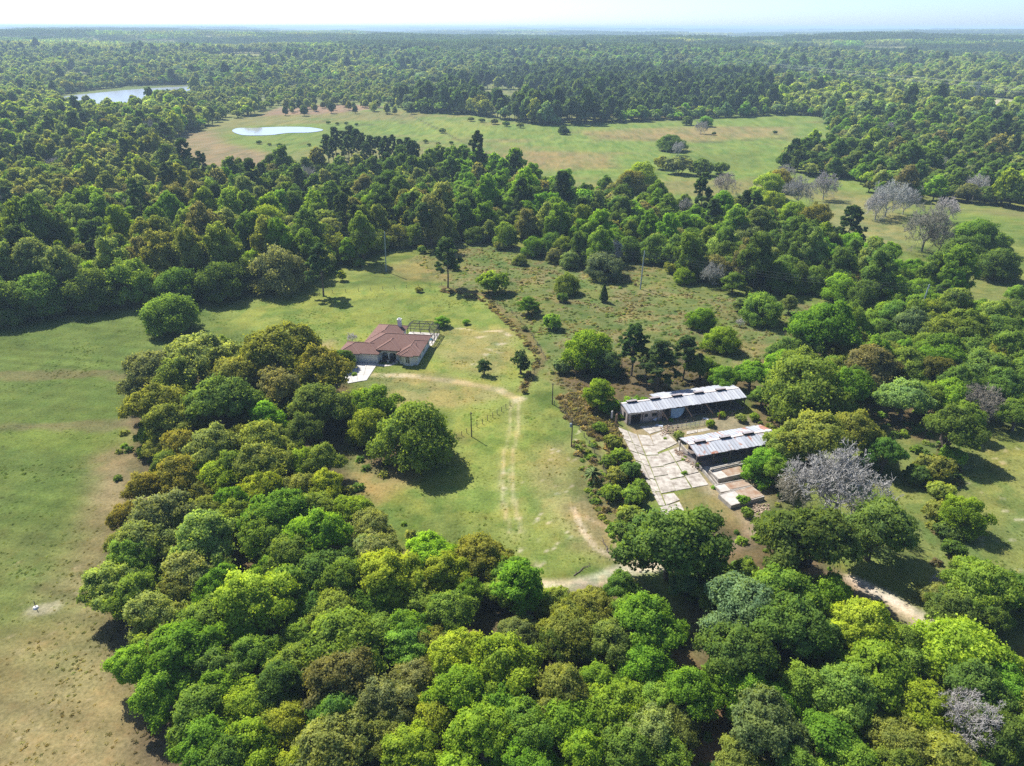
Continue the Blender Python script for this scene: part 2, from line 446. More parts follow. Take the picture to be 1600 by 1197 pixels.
# mid-distance and far prototypes: one mesh each, in collections of their own that only the woodland instances use
def combined(name, parts, collection):
    (cv, ci, cn, ct), (tv, ti) = parts[0], parts[1]
    bare = cn is None
    V = np.concatenate([cv, tv]); I = [ci, ti+len(cv)]
    me = mesh_np(name, V, I, [TWIG if bare else LEAF, TWIG if bare else BARK], None if bare else np.concatenate([cn, unit(tv*np.array((1, 1, 0))+1e-4)]),
                 np.concatenate([ct, np.full(len(ti), 0.5)]), np.concatenate([np.zeros(len(ci)), np.ones(len(ti))]))
    o = bpy.data.objects.new(name, me); collection.objects.link(o); return o
MID = bpy.data.collections.new('mid_trees'); FAR = bpy.data.collections.new('far_trees')
# order (alphabetical): a0-3 oak, b0-3 broad, c0-1 pine, d0-1 bare
for s in range(4): combined('a%d_oak' % s, oak_parts(110+s, 4600, 0.72, n=8+2*s, open_=(0, .8, .3, .6)[s], lean=(0, .4, -.3, 0)[s]), MID)
for s in range(4): combined('b%d_broad' % s, broad_parts(210+s, 2600, 0.75), MID)
for s in range(2): combined('c%d_pine' % s, pine_parts(310+s, 2000, 0.85, R0=4.2, base=0.3), MID)
for s in range(2): combined('d%d_bare' % s, bare_parts(410+s, depth=5, twr=0.05, moss=600), MID)
for s in range(3): combined('a%d_oak' % s, oak_parts(120+s, 950, 1.55, n=7+2*s, open_=.4*s), FAR)
for s in range(3): combined('b%d_broad' % s, broad_parts(220+s, 750, 1.45), FAR)
for s in range(2): combined('c%d_pine' % s, pine_parts(320+s, 300, 1.9), FAR)
# ------------------------------------------------------------------ colours of foliage
TC = dict(
    bright=(0.135, 0.190, 0.026), vivid=(0.098, 0.170, 0.026), green=(0.104, 0.154, 0.034), deep=(0.072, 0.114, 0.033),
    olive=(0.124, 0.144, 0.042), gold=(0.142, 0.138, 0.036), brown=(0.130, 0.130, 0.062), pale=(0.155, 0.190, 0.074),
    yellow=(0.158, 0.198, 0.030), moss=(0.118, 0.142, 0.068), blue=(0.096, 0.142, 0.084), grey=(0.36, 0.345, 0.315), tan=(0.29, 0.262, 0.20),
    pine=(0.045, 0.072, 0.034), white=(0.50, 0.48, 0.44))
for _k, _v in TC.items():
    if _k not in ('grey', 'tan', 'white'): TC[_k] = (_v[0]*1.90, _v[1]*1.88, _v[2]*1.40)
TW = dict(bright='bright green', vivid='vivid green', green='mid green', deep='dark green', olive='olive green', gold='golden brown', brown='olive brown',
          pale='pale green', yellow='yellow green', moss='mossy grey', blue='blue green', grey='bare grey', tan='bare tan', pine='dark green', white='bare white')

# ------------------------------------------------------------------ the ground sheet
def lines(lo, hi, step, far_lo, far_hi, g=0.032):
    c = list(np.arange(lo, hi+1e-6, step)); a = [hi]; s = step
    while a[-1] < far_hi:
        s *= 1+(g if a[-1]-hi < 1100 else 0.16); a.append(a[-1]+s)
    b = [lo]; s = step
    while b[-1] > far_lo:
        s *= 1+(g if lo-b[-1] < 1100 else 0.16); b.append(b[-1]-s)
    return np.array(b[:0:-1]+c+a[1:])
GX = lines(-112, 112, 0.6, -45000, 45000); GY = lines(56, 262, 0.6, -600, 45000)
X, Y = np.meshgrid(GX, GY); X = X.ravel(); Y = Y.ravel()
JX = X+(fbm(X, Y, 9, 5)-0.5)*6+(fbm(X, Y, 2.2, 6)-0.5)*1.6; JY = Y+(fbm(X, Y, 9, 7)-0.5)*6+(fbm(X, Y, 2.2, 8)-0.5)*1.6
n1 = fbm(X, Y, 38, 1); n2 = fbm(X, Y, 8, 2); n3 = fbm(X, Y, 2.4, 3, 3); n4 = fbm(X, Y, 120, 4)
def C3(c): return np.array(c)[None, :]
def lerp(A, B, f): return A+(B-A)*np.clip(f, 0, 1)[:, None]
GREEN, LUSH, YARD, TAN = (0.125, 0.168, 0.040), (0.115, 0.185, 0.034), (0.205, 0.238, 0.064), (0.275, 0.220, 0.115)
LITTER, SAND, BRACK, DARKG = (0.115, 0.088, 0.052), (0.60, 0.52, 0.40), (0.205, 0.165, 0.085), (0.080, 0.105, 0.030)
col = lerp(C3(GREEN)+np.zeros((len(X), 3)), C3(YARD), sm(n1*0.5+n2*0.5, 0.40, 0.68))
# far pastures beyond the wood: yellow green with broom-sedge brown
far = sm(Y, 262, 330)
col = lerp(col, C3((0.165, 0.235, 0.055)), far*0.9)
col = lerp(col, C3((0.21, 0.185, 0.08)), far*sm(fbm(X, Y*2.2, 120, 31), 0.53, 0.68)*0.75)
col = lerp(col, C3((0.150, 0.200, 0.045)), far*sm(fbm(X, Y*2.0, 170, 33), 0.56, 0.70)*0.6)
def area(pts, c, soft=4.0, amt=1.0, jit=True):
    global col
    P = poly_w(pts); d = sdist(P, JX if jit else X, JY if jit else Y)
    col = lerp(col, C3(c), sm(d, -soft/2, soft/2)*amt)
def stroke(pts, wid, c, soft=1.0, amt=1.0, brk=0.0):
    global col
    P = poly_w(pts); d = seg_dist(P, X*0.88+JX*0.12, Y*0.88+JY*0.12)
    f = 1-sm(d, wid/2-soft/2, wid/2+soft/2)
    if brk: f = f*(1-brk+brk*sm(n3*0.6+n2*0.4, 0.38, 0.58))
    col = lerp(col, C3(c), f*amt)
def blob(px, py, rx, ry, c, amt=1.0, sharp=0.5):
    global col
    x, y, _ = G(px, py); d = np.hypot((JX-x)/rx, (JY-y)/ry)
    col = lerp(col, C3(c), (1-sm(d, sharp, 1.15))*amt)
# mown field beyond the grove: green, browner towards the viewer
area([(-300, 1500), (-300, 560), (0, 515), (215, 490), (330, 480), (520, 460), (560, 500), (500, 560), (330, 560), (250, 700), (200, 860), (200, 1000), (320, 1250), (300, 1500)], (0.105, 0.150, 0.036), 8, 0.9)
area([(-300, 1500), (-300, 985), (0, 985), (130, 960), (230, 900), (330, 1040), (420, 1300), (400, 1500)], (0.215, 0.180, 0.082), 14, 0.80)
area([(-300, 1700), (-300, 1110), (0, 1120), (200, 1060), (360, 1250), (420, 1500)], (0.290, 0.235, 0.115), 16, 0.65)
area([(150, 730), (215, 640), (240, 690), (230, 740), (240, 800), (170, 900), (130, 960), (60, 930), (140, 830)], (0.270, 0.200, 0.115), 9, 0.75)
area([(-200, 870), (20, 830), (160, 800), (190, 860), (90, 940), (-200, 960)], (0.135, 0.150, 0.050), 14, 0.55)
ml = sm(-X, 28, 40)*sm(262-Y, 0, 30)
stripe = 0.5+0.5*np.sin((Y*0.985+X*0.17+(fbm(X, Y, 14, 40)-0.5)*2.2)*2*math.pi/4.6)
stripe2 = fbm(X*0.06+Y*0.01, Y*1.0+X*0.17, 1.5, 41, 3)
fl = sdist(poly_w([(-300, 1500), (-300, 560), (0, 515), (215, 490), (300, 520), (250, 700), (200, 860), (200, 1000), (320, 1250), (300, 1500)]), JX, JY)
ff = sm(fl, -3, 5)
col = col*(1+(ff*((stripe-0.5)*0.13+(stripe2-0.5)*0.40))[:, None])
blob(70, 588, 34, 3.2, (0.165, 0.125, 0.070), 0.55); blob(150, 668, 26, 3.0, (0.19, 0.15, 0.085), 0.5); blob(60, 960, 2.6, 1.6, SAND, 0.35)
blob(60, 690, 28, 4.5, (0.15, 0.20, 0.04), 0.6)
# lawn about the house
area([(320, 490), (500, 455), (700, 445), (800, 490), (830, 540), (850, 600), (820, 640), (860, 720), (940, 830), (960, 890), (830, 890), (700, 800), (540, 760), (560, 700), (700, 690), (690, 600), (520, 560), (420, 530)], (0.215, 0.258, 0.062), 8, 0.75)
area([(460, 475), (690, 452), (780, 492), (690, 505), (560, 520), (440, 540)], (0.170, 0.215, 0.050), 8, 0.7)
area([(690, 515), (800, 510), (815, 560), (790, 590), (700, 575), (680, 548)], (0.260, 0.235, 0.095), 7, 0.75)
area([(420, 545), (520, 530), (530, 560), (500, 600), (450, 600)], (0.30, 0.235, 0.12), 5, 0.7)
area([(585, 588), (650, 583), (720, 592), (790, 605), (770, 625), (700, 640), (620, 640), (570, 610)], (0.31, 0.265, 0.12), 5, 0.6)
stroke([(575, 586), (640, 588), (720, 598), (780, 609), (806, 622)], 2.2, (0.46, 0.39, 0.25), 1.2, 0.8, 0.4)
blob(806, 622, 2.0, 2.0, SAND, 0.65)
for off in (-0.95, 0.95):
    pts = [(806+off*6, 624), (803+off*6.5, 660), (797+off*7, 700), (792+off*8, 745), (796+off*9, 790), (806+off*9, 830)]
    stroke(pts, 0.7, (0.46, 0.40, 0.24), 0.45, 0.75, 0.45)
stroke([(806, 624), (803, 660), (797, 700), (792, 745), (796, 790), (808, 835)], 4.0, (0.28, 0.275, 0.105), 2.5, 0.4, 0.4)
area([(840, 690), (880, 690), (905, 760), (930, 830), (900, 850), (850, 800), (830, 740)], (0.33, 0.28, 0.13), 8, 0.55)
area([(560, 700), (640, 690), (640, 740), (590, 790), (540, 760)], (0.30, 0.215, 0.10), 5, 0.7)
area([(770, 640), (800, 640), (790, 700), (740, 760), (700, 780), (720, 690)], (0.21, 0.25, 0.055), 6, 0.5)
for px, py, rx, ry in ((748, 528, 1.6, .8), (770, 545, 2.0, .9), (785, 548, 1.2, .6), (767, 552, 1.8, .8), (757, 518, 2.6, .7), (789, 535, 1.6, .8), (722, 516, 3.0, 1.0), (748, 567, 1.5, 1.0), (770, 518, 2.6, .8), (792, 522, 1.5, 1.5)):
    blob(px, py, rx, ry, SAND, 0.5, 0.3)
R_ = np.random.default_rng(5)
for _ in range(46):
    blob(R_.uniform(790, 915), R_.uniform(640, 880), R_.uniform(.25, .8), R_.uniform(.2, .5), SAND, 0.55, 0.3)
for _ in range(40):
    blob(R_.uniform(20, 200), R_.uniform(860, 1180), R_.uniform(.3, .9), R_.uniform(.2, .5), (0.40, 0.33, 0.2), 0.4, 0.3)
# rough bracken slopes on the far side of the lawn and towards the barns
RB = [(640, 405), (700, 388), (800, 388), (960, 420), (1010, 405), (1060, 440), (1160, 462), (1300, 480), (1420, 500), (1330, 560), (1200, 560), (1120, 600), (980, 620), (900, 620), (850, 590), (830, 530), (760, 462), (690, 440)]
area(RB, (0.140, 0.170, 0.055), 6, 0.85)
d = sdist(poly_w(RB), JX, JY)
bk = sm(d, -3, 3)*sm(fbm(X, Y*1.4, 9, 55)*0.55+n3*0.45, 0.47, 0.56)
col = lerp(col, C3(BRACK), bk*0.55)
col = lerp(col, C3((0.115, 0.165, 0.045)), sm(d, -3, 3)*sm(fbm(X, Y, 20, 57), 0.54, 0.62)*0.75)
area([(600, 420), (640, 405), (720, 400), (700, 440), (640, 440)], (0.25, 0.19, 0.085), 6, 0.5)
area([(868, 622), (905, 612), (960, 660), (1000, 740), (1010, 770), (985, 760), (940, 690), (890, 660)], BRACK, 3, 0.9)
stroke([(690, 448), (760, 462), (830, 530), (850, 560), (815, 610)], 2.2, (0.16, 0.12, 0.06), 1.5, 0.8, 0.3)
area([(895, 700), (930, 690), (1000, 790), (1000, 870), (960, 850), (920, 780)], (0.15, 0.135, 0.06), 4, 0.7)
area([(900, 770), (950, 760), (985, 870), (960, 890), (915, 860), (895, 800)], (0.23, 0.19, 0.095), 4, 0.8)
stroke([(898, 795), (912, 830), (930, 855), (962, 872)], 0.9, (0.50, 0.42, 0.29), 0.6, 0.8, 0.2)
stroke([(918, 808), (945, 822), (962, 850)], 0.7, (0.44, 0.36, 0.24), 0.6, 0.7, 0.3)
# white sand road
ROAD = [(640, 945), (740, 925), (800, 918), (860, 918), (905, 915), (940, 905), (975, 890), (1040, 880), (1110, 868), (1180, 838)]
stroke(ROAD, 3.0, SAND, 1.6, 0.95, 0.25)
stroke([(1115, 780), (1150, 812), (1185, 832), (1260, 880), (1345, 922), (1425, 960), (1490, 1000)], 3.6, (0.50, 0.43, 0.33), 1.6, 0.9, 0.35)
stroke([(1330, 905), (1380, 925), (1430, 955), (1480, 985)], 2.4, (0.66, 0.58, 0.48), 1.2, 0.9, 0.3)
area([(1055, 770), (1110, 762), (1130, 790), (1180, 820), (1130, 850), (1070, 800)], (0.20, 0.185, 0.070), 2, 0.9)
area([(960, 640), (1000, 640), (1180, 650), (1210, 690), (1200, 800), (1240, 840), (1180, 850), (1130, 800), (1060, 700), (1000, 700)], (0.26, 0.22, 0.145), 3, 0.85)
# leaf litter below the groves
for P in ([(200, 560), (330, 540), (540, 560), (560, 640), (720, 690), (600, 740), (540, 700), (560, 790), (620, 860), (830, 880), (830, 925), (980, 905), (1060, 960), (1060, 1060), (1130, 1110), (1120, 1400), (200, 1400), (210, 1100), (150, 950), (215, 760)],
          [(1040, 800), (1170, 830), (1280, 870), (1400, 960), (1480, 1010), (1620, 1010), (1900, 1400), (1100, 1400), (1080, 1000)],
          [(1180, 560), (1300, 520), (1500, 500), (1800, 500), (1800, 660), (1530, 660), (1440, 720), (1330, 640), (1210, 800), (1180, 700)],
          [(890, 560), (1080, 560), (1190, 600), (1160, 620), (980, 625), (930, 650), (880, 600)]):
    area(P, LITTER, 5, 0.9)
area([(1040, 1020), (1075, 1000), (1120, 1090), (1150, 1130), (1130, 1260), (1060, 1260), (1060, 1120)], (0.20, 0.130, 0.070), 3, 0.9)
# paddock on the far right
area([(1450, 690), (1530, 660), (1750, 680), (1750, 1050), (1600, 1020), (1450, 960), (1390, 860), (1370, 760), (1330, 690), (1350, 650)], (0.150, 0.185, 0.056), 5, 0.9)
area([(1540, 690), (1760, 670), (1760, 800), (1560, 790)], (0.23, 0.235, 0.065), 8, 0.7)
for _ in range(50):
    blob(R_.uniform(1500, 1640), R_.uniform(680, 900), R_.uniform(.25, .9), R_.uniform(.2, .6), SAND, 0.4, 0.3)
# fields beyond
area([(255, 252), (280, 210), (330, 205), (355, 225), (420, 240), (430, 258), (330, 262)], (0.255, 0.190, 0.115), 14, 0.85)
area([(410, 182), (440, 166), (540, 162), (600, 168), (520, 178)], (0.27, 0.18, 0.13), 14, 0.85)
area([(1280, 300), (1420, 320), (1420, 390), (1340, 372), (1270, 345)], (0.225, 0.215, 0.095), 12, 0.75)
area([(1480, 425), (1640, 440), (1640, 540), (1500, 480)], (0.175, 0.195, 0.06), 8, 0.8)
blob(1530, 476, 10, 3, SAND, 0.6); blob(1545, 160, 110, 60, (0.55, 0.47, 0.38), 0.9)
area([(290, 152), (345, 141), (480, 130), (620, 132), (720, 142), (640, 166), (600, 160), (420, 170), (345, 193), (300, 202), (285, 180)], (0.19, 0.22, 0.075), 20, 0.9)
area([(410, 180), (440, 168), (540, 163), (600, 168), (520, 178)], (0.28, 0.20, 0.13), 14, 0.9)
area([(360, 212), (380, 196), (505, 198), (520, 207), (440, 222), (380, 222)], (0.155, 0.215, 0.045), 14, 0.7)
area([(740, 250), (830, 236), (960, 244), (960, 262), (860, 266)], (0.26, 0.20, 0.095), 16, 0.75)
area([(900, 205), (1100, 196), (1240, 198), (1230, 212), (1080, 222), (930, 218)], (0.27, 0.205, 0.10), 18, 0.7)
area([(1040, 244), (1180, 236), (1190, 262), (1080, 266)], (0.13, 0.175, 0.045), 14, 0.8)
area([(640, 190), (740, 188), (780, 205), (700, 216)], (0.215, 0.26, 0.06), 16, 0.7)
for ln in ([(640, 181), (690, 206), (730, 226), (770, 246)], [(880, 206), (1000, 218), (1110, 222), (1250, 214)], [(400, 224), (440, 228), (500, 222)], [(506, 190), (570, 196), (640, 192)]): stroke(ln, 3.2, (0.10, 0.10, 0.045), 2.5, 0.7, 0.3)
# distant woods floor
wood_far = sm(np.hypot(X, Y), 900, 1500)
for q in [[(640, 88), (700, 86), (705, 89), (640, 91.5)], [(1000, 119), (1090, 113), (1105, 117), (1010, 124)], [(60, 127), (180, 123), (180, 127), (60, 132)], [(1180, 92), (1290, 90), (1300, 93), (1180, 96)], [(250, 90), (350, 87), (360, 90), (250, 93)], [(1340, 108), (1440, 112), (1440, 116), (1340, 112)], [(760, 108), (840, 105), (850, 108), (760, 112)], [(395, 113), (560, 106), (575, 110), (420, 118)], [(120, 117), (250, 112), (260, 115), (130, 121)]]:
    wood_far = wood_far*(1-sm(sdist(poly_w(q), X, Y), -60, 0))
col = lerp(col, C3((0.20, 0.215, 0.085)), sm(Y, 640, 720)*sm(fbm(X, Y*1.6, 150, 181, 4), 0.60, 0.64)*0.9)
col = lerp(col, lerp(C3((0.070, 0.085, 0.038))+np.zeros((len(X), 3)), C3((0.24, 0.25, 0.10)), sm(fbm(X, Y*1.8, 420, 99, 3), 0.62, 0.67)), wood_far)
notml = 1-0.65*ff; mot = sm(fbm(X, Y, 5.5, 150, 5), 0.46, 0.60)*(1-wood_far)*notml
col = lerp(col, col*C3((1.16, 1.06, 0.95)), mot*0.9); col = lerp(col, col*C3((0.66, 0.82, 0.72)), sm(fbm(X, Y, 4.2, 160, 5), 0.52, 0.66)*(1-wood_far)*0.8*notml)
col = col*0.80*(0.74+0.52*n3+0.3*(n2-0.5))[:, None]
z = hill(X, Y)+(fbm(X, Y, 7, 60, 3)-0.5)*0.25*(1-sm(np.hypot(X, Y), 400, 900))
nx, ny = len(GX), len(GY)
I = (np.arange(ny-1)[:, None]*nx+np.arange(nx-1)[None, :]).ravel()
quads = np.stack([I, I+1, I+1+nx, I+nx], 1)

def ground_mat():
    m, t, b, o = nodes('ground')
    a = N(t, 'ShaderNodeAttribute', attribute_type='GEOMETRY', attribute_name='gcol').outputs['Color']
    p = geo_co(t)
    f1 = noise(t, 1.9, 6, 0.75, p); f2 = noise(t, 0.42, 5, 0.7, p); f3 = noise(t, 0.06, 4, 0.6, p)
    c = mixc(t, ramp(t, f1, 0.33, 0.68), mixc(t, 1.0, a, (0.62, 0.64, 0.60, 1), 'MULTIPLY'), mixc(t, 1.0, a, (1.34, 1.30, 1.30, 1), 'MULTIPLY'))
    c = mixc(t, math_n(t, 'MULTIPLY', ramp(t, f2, 0.50, 0.70), 0.5), c, mixc(t, 1.0, a, (1.30, 1.06, 1.0, 1), 'MULTIPLY'))
    # little dark tussocks
    vo = N(t, 'ShaderNodeTexVoronoi'); vo.inputs['Scale'].default_value = 0.55; t.links.new(p, vo.inputs['Vector'])
    sp = math_n(t, 'MULTIPLY', ramp(t, vo.outputs['Distance'], 0.16, 0.26, (1, 1, 1, 1), (0, 0, 0, 1)), ramp(t, f3, 0.50, 0.62))
    c = mixc(t, math_n(t, 'MULTIPLY', sp, 0.7), c, mixc(t, 1.0, a, (0.50, 0.48, 0.46, 1), 'MULTIPLY'))
    t.links.new(c, b.inputs['Base Color']); b.inputs['Roughness'].default_value = 1.0; b.inputs['Specular IOR Level'].default_value = 0.05
    h = math_n(t, 'ADD', math_n(t, 'MULTIPLY', f1, 0.5), math_n(t, 'MULTIPLY', f2, 0.9))
    bump(t, b, h, 0.55, 0.35)
    return m
GC = np.clip(col, 0.005, 0.9).reshape(ny, nx, 3)
def ground_col(x, y):
    return GC[np.clip(np.searchsorted(GY, y), 0, ny-1), np.clip(np.searchsorted(GX, x), 0, nx-1)]
gm = mesh_np('ground', np.stack([X, Y, z], 1), [quads], [ground_mat()])
ga = gm.attributes.new('gcol', 'FLOAT_COLOR', 'POINT')
ga.data.foreach_set('color', np.concatenate([np.clip(col, 0.005, 0.9), np.ones((len(X), 1))], 1).astype(np.float32).ravel())
gm.polygons.foreach_set('use_smooth', np.ones(len(quads), bool))
ground = struct(put('ground', gm))

# ------------------------------------------------------------------ water
def water_mat(name, c, rough):
    m, t, b, o = nodes(name)
    b.inputs['Base Color'].default_value = (*c, 1); b.inputs['Roughness'].default_value = rough; b.inputs['IOR'].default_value = 1.33
    b.inputs['Specular IOR Level'].default_value = 0.6
    p = geo_co(t); bump(t, b, noise(t, 0.25, 3, 0.6, p), 0.03, 0.3)
    return m
WATER = water_mat('lake_water', (0.22, 0.25, 0.26), 0.25)
POND = water_mat('pond_water', (0.34, 0.36, 0.365), 0.08)
def sheet(name, pts, zz, mat, sub=6):
    P = []; W = poly_w(pts); n = len(W)
    for i in range(n):      # rounded outline (Catmull-Rom)
        p0, p1, p2, p3 = W[i-1], W[i], W[(i+1) % n], W[(i+2) % n]
        for k in range(sub):
            s = k/sub
            P.append(0.5*((2*p1)+(-p0+p2)*s+(2*p0-5*p1+4*p2-p3)*s*s+(-p0+3*p1-3*p2+p3)*s**3))
    m = MB(); m.add([(x, y, zz) for x, y in P], [tuple(range(len(P)))])
    return m.build(name, mat)
LAKE = [(88, 156), (110, 151), (150, 147), (200, 142), (260, 138), (305, 137), (280, 147), (225, 156), (172, 167), (125, 161)]
struct(sheet('lake', LAKE, 0.25, WATER))
PONDP = [(362, 206), (372, 201.5), (400, 201), (440, 199.5), (480, 200), (504, 204), (485, 208), (450, 209), (425, 212), (400, 213), (376, 212)]
struct(sheet('pond', PONDP, 0.25, POND))

# ------------------------------------------------------------------ planted trees, one by one
TREES = []   # dicts of every individual tree
def solve(cx, cy, wpx, kind):
    """crown centre pixel and crown width in pixels -> ground point, scale"""
    nomw = dict(round=12.0, oak=13.2, broad=8.4, pine=7.2, bare=11.5, shrub=4.4, cedar=3.4, palm=4.6, sapling=3.0)[kind]
    nomh = dict(round=9.6, oak=10.3, broad=13.0, pine=16.0, bare=10.5, shrub=2.6, cedar=6.5, palm=3.2, sapling=4.2)[kind]
    nomc = dict(round=0.50, oak=0.56, broad=0.55, pine=0.72, bare=0.6, shrub=0.5, cedar=0.45, palm=0.7, sapling=0.6)[kind]*nomh
    s = 1.0
    for _ in range(8):
        x, y, t = G(cx, cy, nomc*s); s = wpx/F_PX*t/nomw
    return x, y, s, nomh*s
def T(kind, cx, cy, wpx, c, zone, label=None, hs=1.0):
    x, y, s, h = solve(cx, cy, wpx, kind)
    TREES.append(dict(kind=kind, x=x, y=y, s=s, hs=hs, c=c, zone=zone, label=label, px=cx, py=cy))
def TS(zone, kind, rows):
    for r in rows: T(kind, r[0], r[1], r[2], r[3], zone, *(r[4:]))

Z1, Z2, Z3, Z4, Z5 = 'grove beside the driveway', 'grove beside the mown field', 'grove beside the brown field', 'thicket by the sand road', 'wood below the sand road'
TS(Z1, 'oak', [(312, 560, 122, 'pale'), (236, 586, 84, 'moss'), (285, 590, 92, 'olive'), (245, 642, 100, 'gold'), (447, 562, 124, 'olive'), (498, 590, 92, 'gold'),
    (362, 596, 104, 'olive'), (344, 640, 112, 'deep'), (500, 634, 104, 'olive'), (437, 608, 86, 'brown'), (472, 684, 70, 'deep'), (276, 672, 88, 'olive'), (395, 640, 66, 'deep')])
TS(Z1, 'broad', [(415, 652, 58, 'vivid', None, .8)])
T('round', 584, 630, 86, 'vivid', Z1, 'bright green tree just behind the yellow green one, nearest the concrete driveway')
T('round', 574, 662, 72, 'yellow', Z1, 'yellow green tree between the driveway and the round shadowed lawn oak')
T('round', 648, 674, 128, 'green', Z1, 'round green oak at the lawn end of the grove throwing a broad shadow')
TS(Z2, 'oak', [(284, 708, 66, 'gold'), (337, 702, 92, 'pale'), (419, 697, 92, 'olive'), (507, 724, 62, 'olive'), (400, 735, 92, 'olive'), (287, 748, 92, 'gold'), (344, 750, 76, 'yellow'),
    (466, 765, 66, 'olive'), (406, 770, 72, 'yellow'), (232, 762, 70, 'gold'), (203, 803, 58, 'gold'), (250, 815, 108, 'moss'), (318, 804, 84, 'olive'), (366, 815, 74, 'green'),
    (437, 810, 112, 'vivid'), (492, 804, 76, 'green'), (550, 802, 68, 'yellow'), (581, 830, 72, 'pale'), (465, 730, 60, 'bright'), (230, 852, 112, 'pale'), (325, 852, 112, 'pale'),
    (412, 842, 92, 'green'), (500, 848, 112, 'vivid')])
T('oak', 508, 762, 62, 'yellow', Z2, 'bright yellow oak at the lawn edge of the grove, below the dark shadow')
TS(Z3, 'oak', [(182, 926, 98, 'pale'), (242, 962, 96, 'pale'), (303, 896, 102, 'pale'), (325, 972, 104, 'green'), (459, 872, 100, 'green'), (506, 895, 100, 'deep'),
    (562, 866, 80, 'moss'), (300, 1026, 120, 'vivid'), (217, 1047, 84, 'vivid'), (260, 1080, 108, 'vivid'), (390, 1035, 84, 'green'), (459, 1050, 90, 'green'), (340, 1088, 92, 'vivid'),
    (392, 1104, 104, 'bright'), (537, 1008, 128, 'green'), (531, 1070, 118, 'brown'), (580, 1104, 78, 'olive'), (440, 1128, 104, 'yellow'), (325, 1163, 104, 'vivid'),
    (402, 1172, 104, 'bright'), (522, 1168, 128, 'pale'), (485, 950, 76, 'deep'), (470, 990, 70, 'green')])
T('oak', 397, 936, 134, 'bright', Z3, 'large vivid green oak with a sunlit dome, midway up the grove')
TS(Z4, 'oak', [(588, 868, 86, 'moss'), (616, 910, 108, 'yellow'), (675, 872, 90, 'bright'), (703, 903, 82, 'yellow'), (658, 948, 90, 'green'), (707, 966, 80, 'green'), (588, 948, 92, 'green'),
    (866, 938, 62, 'olive'), (814, 986, 64, 'moss'), (893, 986, 98, 'olive'), (927, 948, 82, 'olive'), (973, 920, 60, 'deep'), (959, 1007, 92, 'olive'), (1011, 1042, 90, 'vivid'),
    (581, 1000, 84, 'green'), (644, 1017, 84, 'green'), (870, 1010, 70, 'deep')])
T('oak', 749, 872, 96, 'gold', Z4, 'golden green oak with bare limbs showing against the sand road')
T('broad', 812, 912, 72, 'vivid', Z4, 'tall dark vivid green tree standing at the bend of the sand road', 0.9)
T('oak', 1004, 980, 112, 'vivid', Z4, 'large vivid green oak beside the brown clearing below the sand road')
TS(Z4, 'shrub', [(1060, 985, 42, 'vivid'), (745, 925, 30, 'olive'), (905, 935, 30, 'olive')])
TS(Z5, 'oak', [(647, 1063, 92, 'moss'), (602, 1098, 104, 'brown'), (721, 1033, 98, 'yellow'), (798, 1050, 122, 'bright'), (714, 1085, 118, 'bright'), (777, 1098, 104, 'vivid'),
    (882, 1084, 104, 'olive'), (941, 1072, 84, 'vivid'), (675, 1128, 92, 'yellow'), (756, 1157, 120, 'bright'), (826, 1140, 104, 'green'), (892, 1129, 104, 'vivid'), (962, 1112, 110, 'bright'),
    (1057, 1126, 78, 'olive'), (1015, 1140, 92, 'pale'), (910, 1176, 100, 'bright'), (980, 1176, 100, 'green'), (602, 1154, 92, 'olive'), (648, 1184, 98, 'yellow'), (1045, 1185, 80, 'green'),
    (820, 1200, 100, 'vivid'), (470, 1200, 90, 'bright'), (720, 1215, 100, 'bright')])
T('bare', 980, 1058, 34, 'grey', Z5, 'small leafless grey tree among green oaks near the brown clearing')
Z6 = 'wood below the barns'
T('oak', 1052, 846, 172, 'deep', Z6, 'broad dark green oak shading the near end of the concrete yard')
T('oak', 1075, 910, 62, 'blue', Z6, 'blue green tree in front of the broad dark yard oak')
T('broad', 1124, 897, 56, 'green', Z6, 'rounded upright green tree beside the blue green one', .8)
T('oak', 1250, 862, 148, 'deep', Z6, 'wide dark oak hiding the road bend in front of the grey bare tree')
T('oak', 1368, 828, 132, 'deep', Z6, 'dark green oak reaching over the paddock beside the road bend oak')
TS(Z6, 'oak', [(1225, 930, 122, 'green'), (1162, 958, 118, 'blue'), (1231, 990, 130, 'deep'), (1147, 1032, 122, 'deep'), (1287, 1008, 92, 'deep'), (1352, 984, 108, 'yellow'), (1303, 966, 54, 'yellow'),
    (1375, 1058, 122, 'bright'), (1262, 1069, 102, 'green'), (1319, 1088, 110, 'green'), (1194, 1138, 122, 'moss'), (1300, 1154, 110, 'vivid'), (1360, 1129, 84, 'green'),
    (1412, 1169, 110, 'olive'), (1209, 1094, 84, 'vivid'), (1156, 1196, 90, 'olive'), (1330, 1200, 96, 'vivid'), (1250, 1205, 90, 'green')])
T('oak', 1441, 1107, 110, 'bright', Z6, 'bright yellow green oak beside the white leafless tree')
T('round', 1506, 1012, 148, 'bright', Z6, 'broad domed bright green oak at the end of the rail fence')
T('oak', 1540, 1074, 62, 'bright', Z6, 'small round bright green oak just above the white leafless tree')
T('bare', 1516, 1128, 108, 'grey', Z6, 'white leafless tree in the bottom corner of the wood')
TS(Z6, 'oak', [(1581, 1104, 72, 'brown'), (1588, 1160, 62, 'vivid'), (1594, 1050, 56, 'yellow'), (1500, 1190, 80, 'olive'), (1630, 1120, 90, 'green')])
Z7 = 'trees by the lower paddock'
TS(Z7, 'oak', [(1534, 912, 112, 'green'), (1490, 948, 78, 'deep'), (1462, 928, 54, 'moss'), (1586, 928, 84, 'deep'), (1630, 940, 90, 'green'), (1545, 960, 70, 'deep')])
TS(Z7, 'broad', [(1516, 885, 40, 'vivid', None, .8)])
T('bare', 1466, 905, 24, 'white', Z7, 'broken pale snag rising from the mossy tree beside the paddock')
